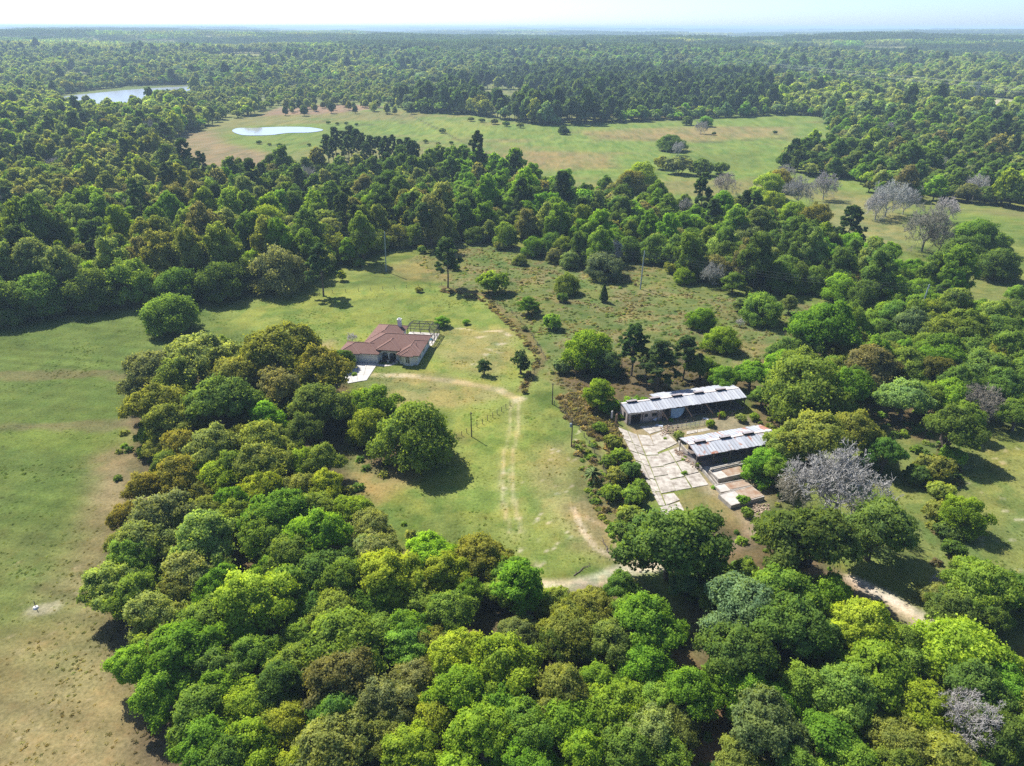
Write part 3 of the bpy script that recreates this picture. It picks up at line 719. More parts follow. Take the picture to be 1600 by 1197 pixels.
Z8 = 'trees around the barns'
T('round', 1264, 602, 142, 'green', Z8, 'big soft green oak behind the long barn end')
TS(Z8, 'oak', [(1310, 618, 84, 'vivid'), (1249, 578, 84, 'green'), (1276, 682, 116, 'olive'), (1332, 680, 82, 'olive'), (1225, 694, 70, 'olive'), (1210, 742, 56, 'green'), (1382, 716, 62, 'deep'), (1174, 584, 62, 'vivid'), (1130, 588, 52, 'vivid'), (1096, 570, 58, 'green'), (1192, 618, 44, 'deep')])
T('round', 1196, 722, 74, 'vivid', Z8, 'green tree covering the far corner of the rusty roofed barn')
T('bare', 1321, 738, 150, 'grey', Z8, 'huge grey leafless oak behind the dark road oak', .74)
T('bare', 1246, 762, 62, 'tan', Z8, 'smaller tan leafless tree touching the huge grey leafless oak')
T('round', 920, 540, 86, 'bright', Z8, 'round sunlit oak standing left of the two tall pines')
T('round', 951, 567, 50, 'pine', Z8, 'dull dark tree tucked against the round sunlit oak by the pines')
T('shrub', 877, 573, 32, 'blue', Z8, 'blue green bush at the foot of the round sunlit oak')
T('pine', 992, 520, 46, 'pine', Z8, 'tall dark pine nearest the round sunlit oak', .85)
T('pine', 1034, 541, 50, 'pine', Z8, 'broad dark pine behind the long barn, middle of three', .8)
T('pine', 1074, 533, 40, 'pine', Z8, 'slim dark pine farthest from the round sunlit oak', .85)
T('pine', 1012, 551, 28, 'olive', Z8, 'low thin pine between the two taller pines', .8)
T('broad', 937, 604, 46, 'bright', Z8, 'fresh yellow green tree by the corner of the long barn', .75)
T('shrub', 948, 634, 32, 'vivid', Z8, 'fresh green bush below the yellow green barn tree')
Z9 = 'scrub beside the concrete yard'
TS(Z9, 'shrub', [(938, 668, 26, 'green'), (958, 690, 30, 'olive'), (970, 712, 34, 'green'), (985, 735, 36, 'deep'), (962, 742, 34, 'olive'), (955, 770, 36, 'green'), (990, 775, 42, 'green'), (985, 805, 46, 'olive'), (1000, 762, 34, 'deep'), (975, 828, 36, 'deep'), (950, 720, 26, 'green')])
T('palm', 927, 738, 34, 'blue', Z9, 'grey green palm standing at the lawn edge of the scrub strip')
Z10 = 'bushes along the paddock fence'
TS(Z10, 'shrub', [(1463, 730, 56, 'olive'), (1433, 741, 46, 'deep'), (1490, 712, 48, 'vivid'), (1469, 765, 44, 'olive'), (1469, 795, 48, 'olive'), (1480, 830, 40, 'deep'), (1490, 856, 36, 'deep'), (1502, 880, 34, 'green')])
T('round', 1508, 802, 78, 'bright', Z10, 'bright green round tree at the end of the paddock bushes')
Z11 = 'wood around the upper paddock'
TS(Z11, 'oak', [(1294, 520, 112, 'vivid'), (1262, 512, 56, 'green'), (1421, 514, 62, 'blue'), (1475, 520, 74, 'green'), (1513, 524, 76, 'green'), (1567, 524, 84, 'deep'), (1360, 574, 92, 'brown'), (1420, 571, 76, 'green'),
    (1469, 565, 84, 'vivid'), (1541, 577, 92, 'deep'), (1452, 622, 66, 'green'), (1487, 619, 74, 'vivid'), (1481, 676, 92, 'deep'), (1590, 646, 66, 'green'), (1620, 590, 90, 'deep'), (1390, 540, 60, 'deep'), (1505, 590, 60, 'deep'), (1440, 540, 60, 'green'), (1580, 560, 60, 'green'), (1640, 530, 90, 'green')])
T('oak', 1415, 619, 90, 'moss', Z11, 'mossy grey oak leaning over the shaded paddock track')
T('bare', 1529, 628, 66, 'tan', Z11, 'tan leafless tree among dark oaks above the paddock')
TS(Z11, 'broad', [(1379, 516, 40, 'deep', None, .8)])
Z12 = 'open bracken slope'
T('round', 1097, 494, 48, 'vivid', Z12, 'round green tree on the bracken slope nearest the white dead stump')
T('round', 1128, 525, 56, 'bright', Z12, 'low bright green tree just below the other round slope tree')
T('round', 1192, 478, 66, 'green', Z12, 'dark round oak on the slope beside the white dead stump')
T('broad', 1157, 470, 20, 'moss', Z12, 'thin mossy tree beside the dark round slope oak', .8)
T('broad', 1234, 470, 24, 'moss', Z12, 'thin grey green tree on the far side of the dark round slope oak', .8)
T('bare', 1157, 503, 13, 'white', Z12, 'white dead stump on the bracken slope')
T('round', 885, 442, 42, 'green', Z12, 'dark green round tree alone on the slope beside the cone shaped cedar')
T('shrub', 878, 465, 22, 'deep', Z12, 'dark bush at the foot of the lone round slope tree')
T('cedar', 943.5, 458, 16, 'pine', Z12, 'small dark cone shaped cedar on the open slope')
T('broad', 825, 467, 30, 'vivid', Z12, 'fresh green sapling tree on the slope above the lawn fence', .6)
T('shrub', 862, 503, 36, 'green', Z12, 'loose green bush on the slope above the round sunlit oak')
T('shrub', 835, 480, 20, 'olive', Z12, 'low olive bush beside the fresh green sapling tree')
T('shrub', 770, 442, 56, 'bright', Z12, 'wide low bright green thicket on the slope beyond the lawn fence')
T('shrub', 654, 453, 13, 'olive', Z12, 'small dark bush on the lawn fence line nearest the first grey pole')
T('pine', 697, 392, 38, 'pine', Z12, 'lone flat topped pine standing before the wood')
T('shrub', 710, 418, 16, 'deep', Z12, 'dark bush at the foot of the lone flat topped pine')
T('shrub', 820, 513, 12, 'moss', Z12, 'small grey bush by the lower bend of the lawn fence')
T('sapling', 814, 567, 22, 'pine', 'lawn', 'young pine on the lawn nearest the slope fence')
T('sapling', 756, 572, 17, 'pine', 'lawn', 'young pine beside the bare sandy patches of the lawn')
T('shrub', 820, 611, 12, 'brown', 'lawn', 'brown shrivelled bush at the bend of the dirt drive')
T('broad', 690, 493, 22, 'vivid', 'lawn', 'small bright tree behind the pool cage', .5)
T('shrub', 728, 503, 14, 'vivid', 'lawn', 'small bright bush on the lawn beyond the pool cage')
T('bare', 550, 527, 16, 'white', 'lawn', 'pale leafless bush on the lawn behind the garage')
T('round', 945, 410, 62, 'blue', Z12, 'grey green spreading oak at the wood edge by the second grey pole')
TS(Z12, 'round', [(890, 404, 36, 'moss'), (866, 398, 30, 'brown'), (812, 404, 24, 'olive'), (832, 384, 40, 'vivid')])
T('round', 1070, 428, 36, 'bright', Z12, 'small vivid round tree in front of the wood beyond the second grey pole')
T('bare', 1115, 424, 40, 'grey', Z12, 'grey leafless tree at the edge of the wood between the grey poles')
TS(Z12, 'broad', [(1147, 430, 34, 'green', None, .7)])
Z13 = 'wood edge beyond the field'
T('round', 262, 484, 94, 'green', Z13, 'lone spreading oak out on the mown field before the wood')
T('round', 340, 436, 86, 'deep', Z13, 'dark oak behind the lone field oak')
T('round', 432, 418, 98, 'moss', Z13, 'big mossy oak casting shade at the lawn end of the wood')
TS(Z13, 'round', [(275, 446, 76, 'deep'), (388, 428, 66, 'deep'), (500, 372, 66, 'yellow'), (345, 362, 84, 'bright'), (420, 350, 84, 'bright'), (380, 340, 66, 'yellow'), (560, 380, 50, 'olive'), (585, 372, 50, 'yellow'), (620, 368, 46, 'olive'), (648, 366, 44, 'green'),
    (60, 460, 90, 'deep'), (140, 450, 90, 'deep'), (200, 440, 90, 'green'), (10, 470, 90, 'deep'), (100, 420, 80, 'green'), (230, 400, 80, 'green')])
TS(Z13, 'pine', [(498, 405, 38, 'pine')])
T('broad', 543, 392, 27, 'vivid', Z13, 'narrow bright green tree standing at the corner of the wood', 1.0)
T('broad', 533, 428, 14, 'bright', Z13, 'tiny bright sapling in front of the narrow bright green tree', .7)
Z14 = 'far field'
T('round', 1050, 216, 46, 'deep', Z14, 'wide dark oak alone in the far pasture with a fallen grey limb', .7)
T('round', 1103, 187, 24, 'vivid', Z14, 'small round bright tree on the far pasture edge')
T('round', 1073, 188, 17, 'deep', Z14, 'dark tree beside the small round bright tree on the pasture')
T('round', 880, 202, 19, 'pine', Z14, 'small dark tree alone in the far pasture')
T('shrub', 690, 204, 13, 'moss', Z14, 'grey bush alone on the pasture beside the pond meadow')
T('shrub', 313, 201, 14, 'moss', Z14, 'grey bush at the end of the brown pond shore')
TS('pine clump by the pond', 'pine', [(510, 226, 19, 'pine'), (522, 217, 20, 'pine'), (534, 215, 19, 'pine'), (546, 213, 20, 'pine'), (556, 219, 19, 'pine'), (566, 222, 19, 'pine'), (578, 225, 19, 'pine'), (590, 224, 18, 'pine'), (602, 226, 18, 'pine'), (613, 225, 18, 'pine'), (624, 227, 17, 'pine'), (636, 228, 18, 'pine'), (648, 231, 16, 'pine'), (518, 231, 19, 'pine'), (542, 226, 19, 'pine'), (570, 233, 18, 'pine'), (598, 234, 17, 'pine')])
TS('pale marsh beyond the wood', 'bare', [(1135, 285, 40, 'tan'), (1250, 296, 46, 'grey'), (1290, 285, 46, 'grey'), (1390, 305, 60, 'grey'), (1372, 318, 44, 'grey'), (1415, 312, 40, 'grey'), (1478, 322, 44, 'grey'), (1450, 352, 74, 'tan'), (1472, 370, 50, 'tan'), (1228, 270, 30, 'grey'), (1060, 230, 22, 'grey'), (1095, 197, 20, 'grey')])
TS('pale marsh beyond the wood', 'round', [(1200, 288, 56, 'yellow'), (1215, 280, 46, 'gold'), (1275, 338, 60, 'gold'), (1238, 330, 50, 'bright'), (1000, 270, 56, 'yellow'), (985, 283, 44, 'gold'), (1205, 318, 46, 'bright'), (1160, 320, 40, 'olive')])
TS('field beyond the wood', 'round', [(1525, 362, 70, 'green'), (1510, 390, 66, 'deep'), (1562, 408, 66, 'deep'), (1560, 375, 50, 'green'), (1590, 455, 34, 'green')])
TS('pasture beside the pond', 'shrub', [(512, 192, 8, 'deep'), (526, 194, 7, 'olive'), (540, 193, 8, 'deep'), (556, 195, 7, 'deep'), (404, 223, 10, 'deep'), (420, 226, 8, 'olive'), (436, 228, 9, 'deep'), (482, 227, 7, 'deep'), (664, 221, 9, 'olive'), (684, 225, 8, 'brown'), (704, 223, 8, 'deep'), (735, 186, 12, 'moss'), (752, 188, 12, 'olive'), (772, 190, 14, 'moss'), (790, 194, 12, 'deep'), (812, 196, 12, 'moss'), (1115, 208, 8, 'deep'), (1210, 206, 8, 'deep')])
TS('shrub line on the far pasture', 'shrub', [(1060, 258, 44, 'moss'), (1095, 261, 40, 'deep'), (1125, 262, 30, 'deep'), (1035, 255, 30, 'olive')])

# ------------------------------------------------------------------ woods filled tree by tree
def PW(pts): return np.array([G(*p)[:2] for p in pts])
NEAR = PW([(-900, 640), (-300, 545), (0, 512), (120, 492), (215, 478), (300, 468), (380, 452), (480, 436), (560, 415), (650, 396), (700, 384), (800, 388), (870, 408), (930, 424), (1000, 410), (1050, 434), (1120, 440), (1160, 452), (1250, 458), (1300, 476),
    (1380, 490), (1440, 490), (1500, 474), (1560, 472), (1700, 468), (2300, 520), (2600, 1500), (-1200, 1500)])
PAST = PW([(262, 252, 8), (266, 222), (300, 205), (345, 193), (390, 183), (420, 170), (520, 160), (600, 160), (640, 176), (740, 180), (840, 197), (960, 192), (1090, 185), (1255, 179), (1290, 184), (1300, 205, 3), (1332, 211, 6), (1255, 226, 6), (1205, 248, 6), (1208, 262),
    (1250, 274), (1330, 280), (1360, 305), (1420, 312), (1540, 318), (1620, 330), (1700, 345), (1700, 470), (1600, 478, 0), (1500, 474, 0), (1495, 440, 4), (1430, 400, 9), (1365, 366, 9), (1300, 348, 9), (1240, 338, 9), (1150, 322, 9), (1090, 304, 9), (1000, 294, 9), (880, 275, 9), (760, 250, 9), (650, 244, 9), (520, 250, 9), (440, 256, 9), (340, 258, 9)])
LK = PW(LAKE)
LKE = PW([(80, 158, 9), (90, 152), (110, 147), (200, 136), (310, 133), (322, 139), (285, 146, 8), (230, 154, 9), (185, 165, 9), (160, 168, 9), (125, 160, 9)])
STRIP = PW([(120, 117), (250, 112), (260, 115), (130, 121)])
STRIPS = [[(640, 88), (700, 86), (705, 89), (640, 91.5)], [(1000, 119), (1090, 113), (1105, 117), (1010, 124)], [(60, 127), (180, 123), (180, 127), (60, 132)], [(1180, 92), (1290, 90), (1300, 93), (1180, 96)], [(250, 90), (350, 87), (360, 90), (250, 93)], [(1340, 108), (1440, 112), (1440, 116), (1340, 112)], [(760, 108), (840, 105), (850, 108), (760, 112)]]
STRW = [PW(q) for q in STRIPS]
STRIP2 = PW([(395, 113), (560, 106), (575, 110), (420, 118)])
OPEN = PW([(290, 152), (345, 141), (480, 130), (620, 132), (720, 142), (640, 166), (600, 160), (420, 170), (345, 193), (300, 202), (285, 180)])
GRAV = PW([(1488, 156), (1545, 150), (1620, 158), (1610, 172, 6), (1500, 164, 6)])
PINEZ = PW([(600, 166), (640, 140), (760, 124), (900, 116), (1060, 122), (1190, 136), (1225, 172), (1220, 184), (1090, 187), (960, 194), (840, 199), (740, 182), (640, 178)])
CLOUD_SHADE1 = PW([(520, 84), (640, 75), (900, 74), (1010, 78), (1040, 90), (900, 100), (620, 97)])  # cloud shadow band on the far woods, painted by dark pine colour
CLOUD_SHADE2 = PW([(850, 60), (1000, 55), (1060, 62), (1040, 72), (900, 70)])  # a farther cloud shadow, likewise put into the tree colour
DARKR = PW([(1200, 245), (1262, 175), (1420, 165), (1640, 215), (1640, 345), (1500, 320), (1380, 290), (1220, 272)])
def forest_ok(x, y):
    s_ = inside(STRW[0], x, y)
    for q in STRW[1:]: s_ = s_ | inside(q, x, y)
    return ~(s_ | inside(NEAR, x, y) | inside(PAST, x, y) | inside(LKE, x, y) | inside(STRIP, x, y) | inside(STRIP2, x, y) | inside(GRAV, x, y))
def grid_pts(y0, y1, sp, widen=1.18, seed=0):
    R = np.random.default_rng(900+seed)
    hw = y1*0.75*widen
    ys = np.arange(y0, y1, sp*0.87); P = []
    for i, yy in enumerate(ys):
        h = (yy*0.75+60)*widen; xs = np.arange(-h, h, sp)+(i % 2)*sp*0.5
        P.append(np.stack([xs, np.full(len(xs), yy)], 1))
    P = np.concatenate(P); P += R.uniform(-0.42, 0.42, P.shape)*sp
    return P[:, 0], P[:, 1], R
def choose(x, y, R):
    """kind letter and colour name of a woodland tree from where it stands"""
    n = len(x); u = R.uniform(0, 1, n)
    a = fbm(x, y, 70, 71, 3)+R.normal(0, 0.10, n); b = fbm(x, y, 110, 72, 3)
    px, py = PXf(x, y, 8.0)
    cl = np.full(n, 'green', dtype=object)
    cl[a < 0.47] = 'deep'; cl[a > 0.58] = 'vivid'; cl[(a > 0.52) & (b > 0.55)] = 'olive'; cl[(b > 0.66) & (a < 0.5)] = 'brown'
    cl[(u > 0.93)] = 'moss'; cl[(u > 0.885) & (u <= 0.93)] = 'bright'; cl[(u < 0.03)] = 'brown'; cl[(u > .80) & (u < .885)] = 'pale'
    pale = (py < 330) & (px < 330) & (py > 120)
    cl[pale & (u < 0.30)] = 'olive'; cl[pale & (u > 0.55) & (u < 0.72)] = 'pale'; cl[pale & (u > 0.72) & (u < 0.77)] = 'brown'; cl[pale & (u > .8) & (u < .88)] = 'yellow'
    dk = inside(DARKR, x, y); cl[dk & (u < 0.62)] = 'deep'; cl[dk & (u > 0.62) & (u < 0.70)] = 'brown'
    mid = (py > 240) & (py < 345) & (px > 330) & (px < 980); cl[mid & (u < 0.38)] = 'deep'; cl[mid & (u > 0.38) & (u < 0.45)] = 'brown'
    brt = (px > 700) & (px < 900) & (py > 250) & (py < 340); cl[brt & (u > 0.5)] = 'vivid'
    fr = (px > 900) & (py < 200); cl[fr & (u > 0.35) & (u < 0.62)] = 'vivid'; cl[fr & (u > 0.62) & (u < 0.76)] = 'olive'
    fa = (y > 620); bb = fbm(x, y*2.2, 420, 183, 4)+R.normal(0, .04, n)
    cl[fa & (bb > .54) & (u < .75)] = 'pale'; cl[fa & (bb > .58) & (u < .3)] = 'bright'; cl[fa & (bb < .50) & (u > .5)] = 'blue'; cl[fa & (u > .9)] = 'moss'; cl[fa & (cl == 'brown')] = 'olive'
    kd = np.where(R.uniform(0, 1, n) < 0.60, 'oak', 'broad').astype(object)
    jx = x+(fbm(x, y, 160, 171, 3)-.5)*260; jy = y+(fbm(x, y, 160, 172, 3)-.5)*420
    pine_or_shade = inside(PINEZ, jx*.35+x*.65, jy*.35+y*.65) | inside(CLOUD_SHADE1, jx, jy) | inside(CLOUD_SHADE2, jx, jy)  # the real pine stand, plus cloud shadow bands painted as dark pines
    pp = pine_or_shade & (R.uniform(0, 1, n) < 0.80); kd[pp] = 'pine'; cl[pp] = 'pine'
    q = (R.uniform(0, 1, n) < 0.035); kd[q] = 'pine'; cl[q] = 'pine'
    q = (R.uniform(0, 1, n) < 0.015); kd[q] = 'bare'; cl[q] = 'grey'
    return kd, cl
STUFF_MID = []; STUFF_FAR = []
fx, fy, R = grid_pts(150, 640, 7.0, seed=1)
ok = forest_ok(fx, fy); fx = fx[ok]; fy = fy[ok]
hx = np.array([t['x'] for t in TREES]); hy = np.array([t['y'] for t in TREES]); hr = np.array([t['s']*dict(round=4.8, oak=5.0, broad=3.0, pine=2.6, bare=4, shrub=1.5, cedar=1.5, palm=2, sapling=1)[t['kind']] for t in TREES])
keep = np.ones(len(fx), bool)
for x_, y_, r_ in zip(hx, hy, hr): keep &= np.hypot(fx-x_, fy-y_) > r_+2.0
fx = fx[keep]; fy = fy[keep]
kd, cl = choose(fx, fy, R)
order = np.argsort(np.hypot(fx, fy)); cnt = {}
for t in TREES: cnt[t['kind']] = cnt.get(t['kind'], 0)+1
sc_ = np.clip(0.55+0.85*fbm(fx, fy, 45, 61, 3)+R.normal(0, .17, len(fx)), .6, 1.4); PNAME = {'oak': 0, 'broad': 1, 'pine': 2, 'bare': 3}
for i in order:
    k = kd[i]; s = sc_[i]*{'oak': 0.82, 'broad': 1.0, 'pine': 0.95, 'bare': 0.85}[k]
    px, py = PXf(fx[i], fy[i], 6)
    if cnt.get(k, 0) < {'oak': 292, 'broad': 292, 'pine': 120, 'bare': 60}[k] and -20 < px < 1620:
        cnt[k] = cnt.get(k, 0)+1
        zn = [z for lim, z in ((120, 'wood past mown field'), (230, 'wood beyond field end'), (330, 'wood behind field oak'), (420, 'wood past field oak'), (500, 'wood behind mossy oak'), (580, 'wood above lawn corner'), (680, 'wood behind first pole'), (760, 'wood behind flat pine'), (860, 'wood above lawn fence'), (960, 'wood behind spreading oak'), (1050, 'wood behind second pole'), (1150, 'wood above round trees'), (1260, 'wood behind white stump'), (1380, 'wood above upper paddock'), (1500, 'wood behind third pole'), (9999, 'wood right of paddock')) if px < lim][0]
        zn = ('edge of ' if py > 350+max(0, (px-1000)*.16) else 'depth of ')+zn
        if zn[0] == 'e' and k == 'oak': k = 'round'
        if zn[0] == 'e' and cnt.get('shrub', 0) < 250 and R.uniform() < .9:
            cnt['shrub'] = cnt.get('shrub', 0)+1; a_ = R.uniform(-2.4, -.7)
            TREES.append(dict(kind='shrub', x=fx[i]+math.cos(a_)*4.2*s, y=fy[i]+math.sin(a_)*4.2*s, s=R.uniform(.7, 1.35), hs=R.uniform(.9, 1.3), c=['deep', 'green', 'olive', 'green'][R.integers(0, 4)], zone=zn, label=None, px=px, py=py, auto=1))
        TREES.append(dict(kind=k, x=fx[i], y=fy[i], s=s, hs=1.0, c=cl[i], zone=zn, label=None, px=px, py=py, auto=1)); TREES[-1]['hs'] = R.uniform(1.0, 1.35) if zn[0] == 'e' else R.uniform(.9, 1.15)
    else:
        STUFF_MID.append((fx[i], fy[i], s, {'oak': R.integers(0, 4), 'broad': 4+R.integers(0, 4), 'pine': 8+R.integers(0, 2), 'bare': 10+R.integers(0, 2)}[k], cl[i]))
fx, fy, R = grid_pts(640, 1750, 7.9, seed=2)
ok = forest_ok(fx, fy) & ((fbm(fx, fy*1.6, 150, 181, 4) < 0.63) | (fy < 700))
fx = fx[ok]; fy = fy[ok]; kd, cl = choose(fx, fy, R)
for x_, y_, k, c in zip(fx, fy, kd, cl):
    if k == 'bare': k = 'oak'; c = 'moss'
    if inside(OPEN, np.array([x_]), np.array([y_]))[0]:
        if R.uniform() < .45: continue
        STUFF_FAR.append((x_, y_, R.uniform(0.4, 0.9), R.integers(0, 6), ['moss', 'pale', 'olive', 'green', 'deep', 'pale'][R.integers(0, 6)])); continue
    STUFF_FAR.append((x_, y_, float(np.clip(R.normal(.95, .24)*(1+.5*(vnoise(np.array([x_]), np.array([y_]), 90., 62)[0]-.5)), .5, 1.6)), {'oak': R.integers(0, 3), 'broad': 3+R.integers(0, 3), 'pine': 6+R.integers(0, 2)}[k], c))
# scattered scrub beyond the pasture edge and on the lake shore
MARSH = PW([(420, 186), (450, 166), (620, 150), (720, 150), (700, 172), (640, 180), (520, 180)])
mx_, my_, R = grid_pts(560, 1000, 13, seed=4)
okm = inside(MARSH, mx_, my_) & (R.uniform(0, 1, len(mx_)) < 0.5)
for x_, y_ in zip(mx_[okm], my_[okm]): STUFF_FAR.append((x_, y_, R.uniform(0.35, 0.75), R.integers(3, 6), ['moss', 'pale', 'pine', 'olive'][R.integers(0, 4)]))

# low understory trees closing the gaps of the hand placed groves
for zn, P in (('foreground grove', [(215, 600), (330, 560), (540, 575), (540, 650), (500, 700), (500, 780), (590, 850), (830, 925), (1000, 940), (1050, 1000), (1030, 1060), (1090, 1140), (1080, 1230), (330, 1230), (230, 1080), (190, 960), (240, 760)]),
              ('wood below the barns', [(1120, 905), (1230, 880), (1310, 950), (1420, 1010), (1640, 1020), (1700, 1250), (1150, 1250), (1110, 1050)]),
              ('wood around the upper paddock', [(1200, 590), (1300, 540), (1400, 500), (1660, 505), (1680, 640), (1540, 650), (1480, 700), (1400, 600), (1320, 640), (1220, 680)])):
    W_ = poly_w(P); lo = W_.min(0); hi = W_.max(0); R = np.random.default_rng(len(P))
    gx, gy = np.meshgrid(np.arange(lo[0], hi[0], 5.2), np.arange(lo[1], hi[1], 5.2)); gx = (gx+R.uniform(-2, 2, gx.shape)).ravel(); gy = (gy+R.uniform(-2, 2, gy.shape)).ravel()
    k_ = inside(W_, gx, gy)
    for t in TREES:
        if 'auto' not in t: k_ &= np.hypot(gx-t['x'], gy-t['y']) > t['s']*dict(round=4.6, oak=4.6, broad=2.5, pine=1.5, bare=2.5, shrub=1.5, cedar=1.5, palm=2, sapling=1)[t['kind']]
    for x_, y_ in zip(gx[k_], gy[k_]):
        if R.uniform() < (0.92 if zn.startswith('wood around') else 0.75):
            nb = min((t for t in TREES if 'auto' not in t), key=lambda t: (t['x']-x_)**2+(t['y']-y_)**2)
            TREES.append(dict(kind='under', x=x_, y=y_, s=R.uniform(.36, .60)*(1.45 if zn.startswith('wood around') else 1.1), hs=R.uniform(.9, 1.3), c=['deep', 'green', 'olive', 'green', 'vivid'][R.integers(0, 5)], zone=nb['zone'], label=None, px=PXf(x_, y_, 4)[0], py=0, auto=1))
KN = dict(round='oak_tree', under='understory_tree', oak='oak_tree', broad='broadleaf_tree', pine='pine_tree', bare='bare_tree', shrub='shrub', cedar='cedar_tree', palm='palm_tree', sapling='pine_sapling')
KL = dict(round='oak', under='low tree', oak='oak', broad='upright tree', pine='pine', bare='leafless tree', shrub='bush', cedar='cedar', palm='palm', sapling='young pine')
KC = dict(round='tree', under='tree', oak='tree', broad='tree', pine='tree', bare='tree', shrub='bush', cedar='tree', palm='palm', sapling='tree')
ORD = [q+' from left' for q in 'first second third fourth fifth sixth seventh eighth ninth tenth eleventh twelfth thirteenth fourteenth fifteenth sixteenth seventeenth eighteenth nineteenth twentieth'.split()]
NUM = ['', 'one', 'two', 'three', 'four', 'five', 'six', 'seven', 'eight', 'nine', 'ten', 'eleven', 'twelve', 'thirteen', 'fourteen', 'fifteen', 'sixteen', 'seventeen', 'eighteen', 'nineteen', 'twenty']
ORD += ['twenty-'+q for q in ORD[:9]]+['thirtieth from left']+['thirty-'+q for q in ORD[:9]]
NUM += ['twenty-'+q for q in NUM[1:10]]+['thirty']+['thirty-'+q for q in NUM[1:10]]
cls = {}
for t in TREES:
    if t['label'] is None: cls.setdefault((t['zone'], t['kind'], t['c']), []).append(t)
for (zn, k, c), L in cls.items():
    L.sort(key=lambda t: t['px'])
    for i, t in enumerate(L):
        at_ = zn.replace('edge of ', 'at edge of ') if zn.startswith('edge of ') else (zn.replace('depth of ', 'deep in ') if zn.startswith('depth of ') else 'in the '+zn)
        t['label'] = ('%s %s, the only one %s' % (TW[c], KL[k], at_)) if len(L) == 1 else '%s %s %s, %s of %s' % (TW[c], KL[k], at_, ORD[i], NUM[len(L)])
GROUPS = {'lawn': 'young trees and bushes on the lawn'}
for i, t in enumerate(TREES):
    k = t['kind']; R = np.random.default_rng(3000+i); P = PROTO['oak' if k == 'under' else k]; cm, tm = P[R.integers(0, len(P))]
    lab = t['label']
    g = GROUPS.get(t['zone'], 'trees of the '+t['zone'].replace('edge of ', '').replace('depth of ', ''))
    if lab == '':
        lab = '%s %s crowded in the %s' % (TW[t['c']], KL[k], t['zone']); g = lab.replace(' crowded', 's crowded')
    r = thing(KN[k], lab, KC[k], (t['x'], t['y'], float(hill(np.array([t['x']]), np.array([t['y']]))[0])), R.uniform(0, 6.283), g)
    s = t['s']*(1.09 if k == 'oak' and 'auto' not in t else 1.0); r.scale = (s*R.uniform(.94, 1.06), s*R.uniform(.94, 1.06), s*t['hs']*R.uniform(.92, 1.08))
    c = np.array(TC[t['c']])*np.exp(R.normal(0, 0.015 if k == 'bare' else 0.05, 3))*math.exp(R.normal(0, 0.10))
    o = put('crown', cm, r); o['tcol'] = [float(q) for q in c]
    o2 = put('trunk', tm, r)
    if k == 'bare': o2['tcol'] = [float(q) for q in c*0.9]

# ------------------------------------------------------------------ the woodland beyond, as instances on one point mesh each
def scatter(name, pts, collection, kind='stuff', flat=None):
    n = len(pts); R = np.random.default_rng(n)
    x = np.array([p[0] for p in pts]); y = np.array([p[1] for p in pts])
    me = bpy.data.meshes.new(name); me.vertices.add(n)
    me.vertices.foreach_set('co', np.stack([x, y, hill(x, y)-0.1], 1).astype(np.float32).ravel())
    s = np.array([p[2] for p in pts])
    sv3 = np.stack([s, s, s*R.uniform(0.85, 1.15, n)], 1) if flat is None else np.stack([s, s, np.array(flat)], 1)
    rt = np.zeros((n, 3)); rt[:, 2] = R.uniform(0, 6.283, n)
    c = np.array([TC[p[4]] if isinstance(p[4], str) else p[4] for p in pts])*np.exp(R.normal(0, 0.12, (n, 1)))*np.exp(R.normal(0, 0.035, (n, 3)))
    for nm, ty, d in (('scl', 'FLOAT_VECTOR', sv3), ('rot', 'FLOAT_VECTOR', rt), ('tcol', 'FLOAT_VECTOR', c)):
        a = me.attributes.new(nm, ty, 'POINT'); a.data.foreach_set('vector', d.astype(np.float32).ravel())
    a = me.attributes.new('vid', 'INT', 'POINT'); a.data.foreach_set('value', np.array([p[3] for p in pts], np.int32))
    o = put(name, me); o['kind'] = kind
    ng = bpy.data.node_groups.new(name, 'GeometryNodeTree')
    ng.interface.new_socket('Geometry', in_out='INPUT', socket_type='NodeSocketGeometry'); ng.interface.new_socket('Geometry', in_out='OUTPUT', socket_type='NodeSocketGeometry')
    gi = ng.nodes.new('NodeGroupInput'); go = ng.nodes.new('NodeGroupOutput')
    ip = ng.nodes.new('GeometryNodeInstanceOnPoints'); ci = ng.nodes.new('GeometryNodeCollectionInfo')
    ci.inputs['Collection'].default_value = collection; ci.inputs['Separate Children'].default_value = True; ci.inputs['Reset Children'].default_value = True
    ip.inputs['Pick Instance'].default_value = True
    def at(nm, ty):
        q = ng.nodes.new('GeometryNodeInputNamedAttribute'); q.data_type = ty; q.inputs['Name'].default_value = nm; return q.outputs[0]
    l = ng.links.new
    l(gi.outputs[0], ip.inputs['Points']); l(ci.outputs[0], ip.inputs['Instance']); l(at('vid', 'INT'), ip.inputs['Instance Index'])
    l(at('scl', 'FLOAT_VECTOR'), ip.inputs['Scale'])
    er = ng.nodes.new('FunctionNodeEulerToRotation'); l(at('rot', 'FLOAT_VECTOR'), er.inputs[0]); l(er.outputs[0], ip.inputs['Rotation'])
    l(ip.outputs[0], go.inputs[0])
    md = o.modifiers.new('scatter', 'NODES'); md.node_group = ng
    return o
o = scatter('woodland', STUFF_MID, MID); o['label'] = 'mixed broadleaf wood filling the ground behind the nearer trees'; o['category'] = 'woodland'
o = scatter('distant_woodland', STUFF_FAR, FAR); o['label'] = 'hazy mixed woods around the far pasture and the lake'; o['category'] = 'woodland'
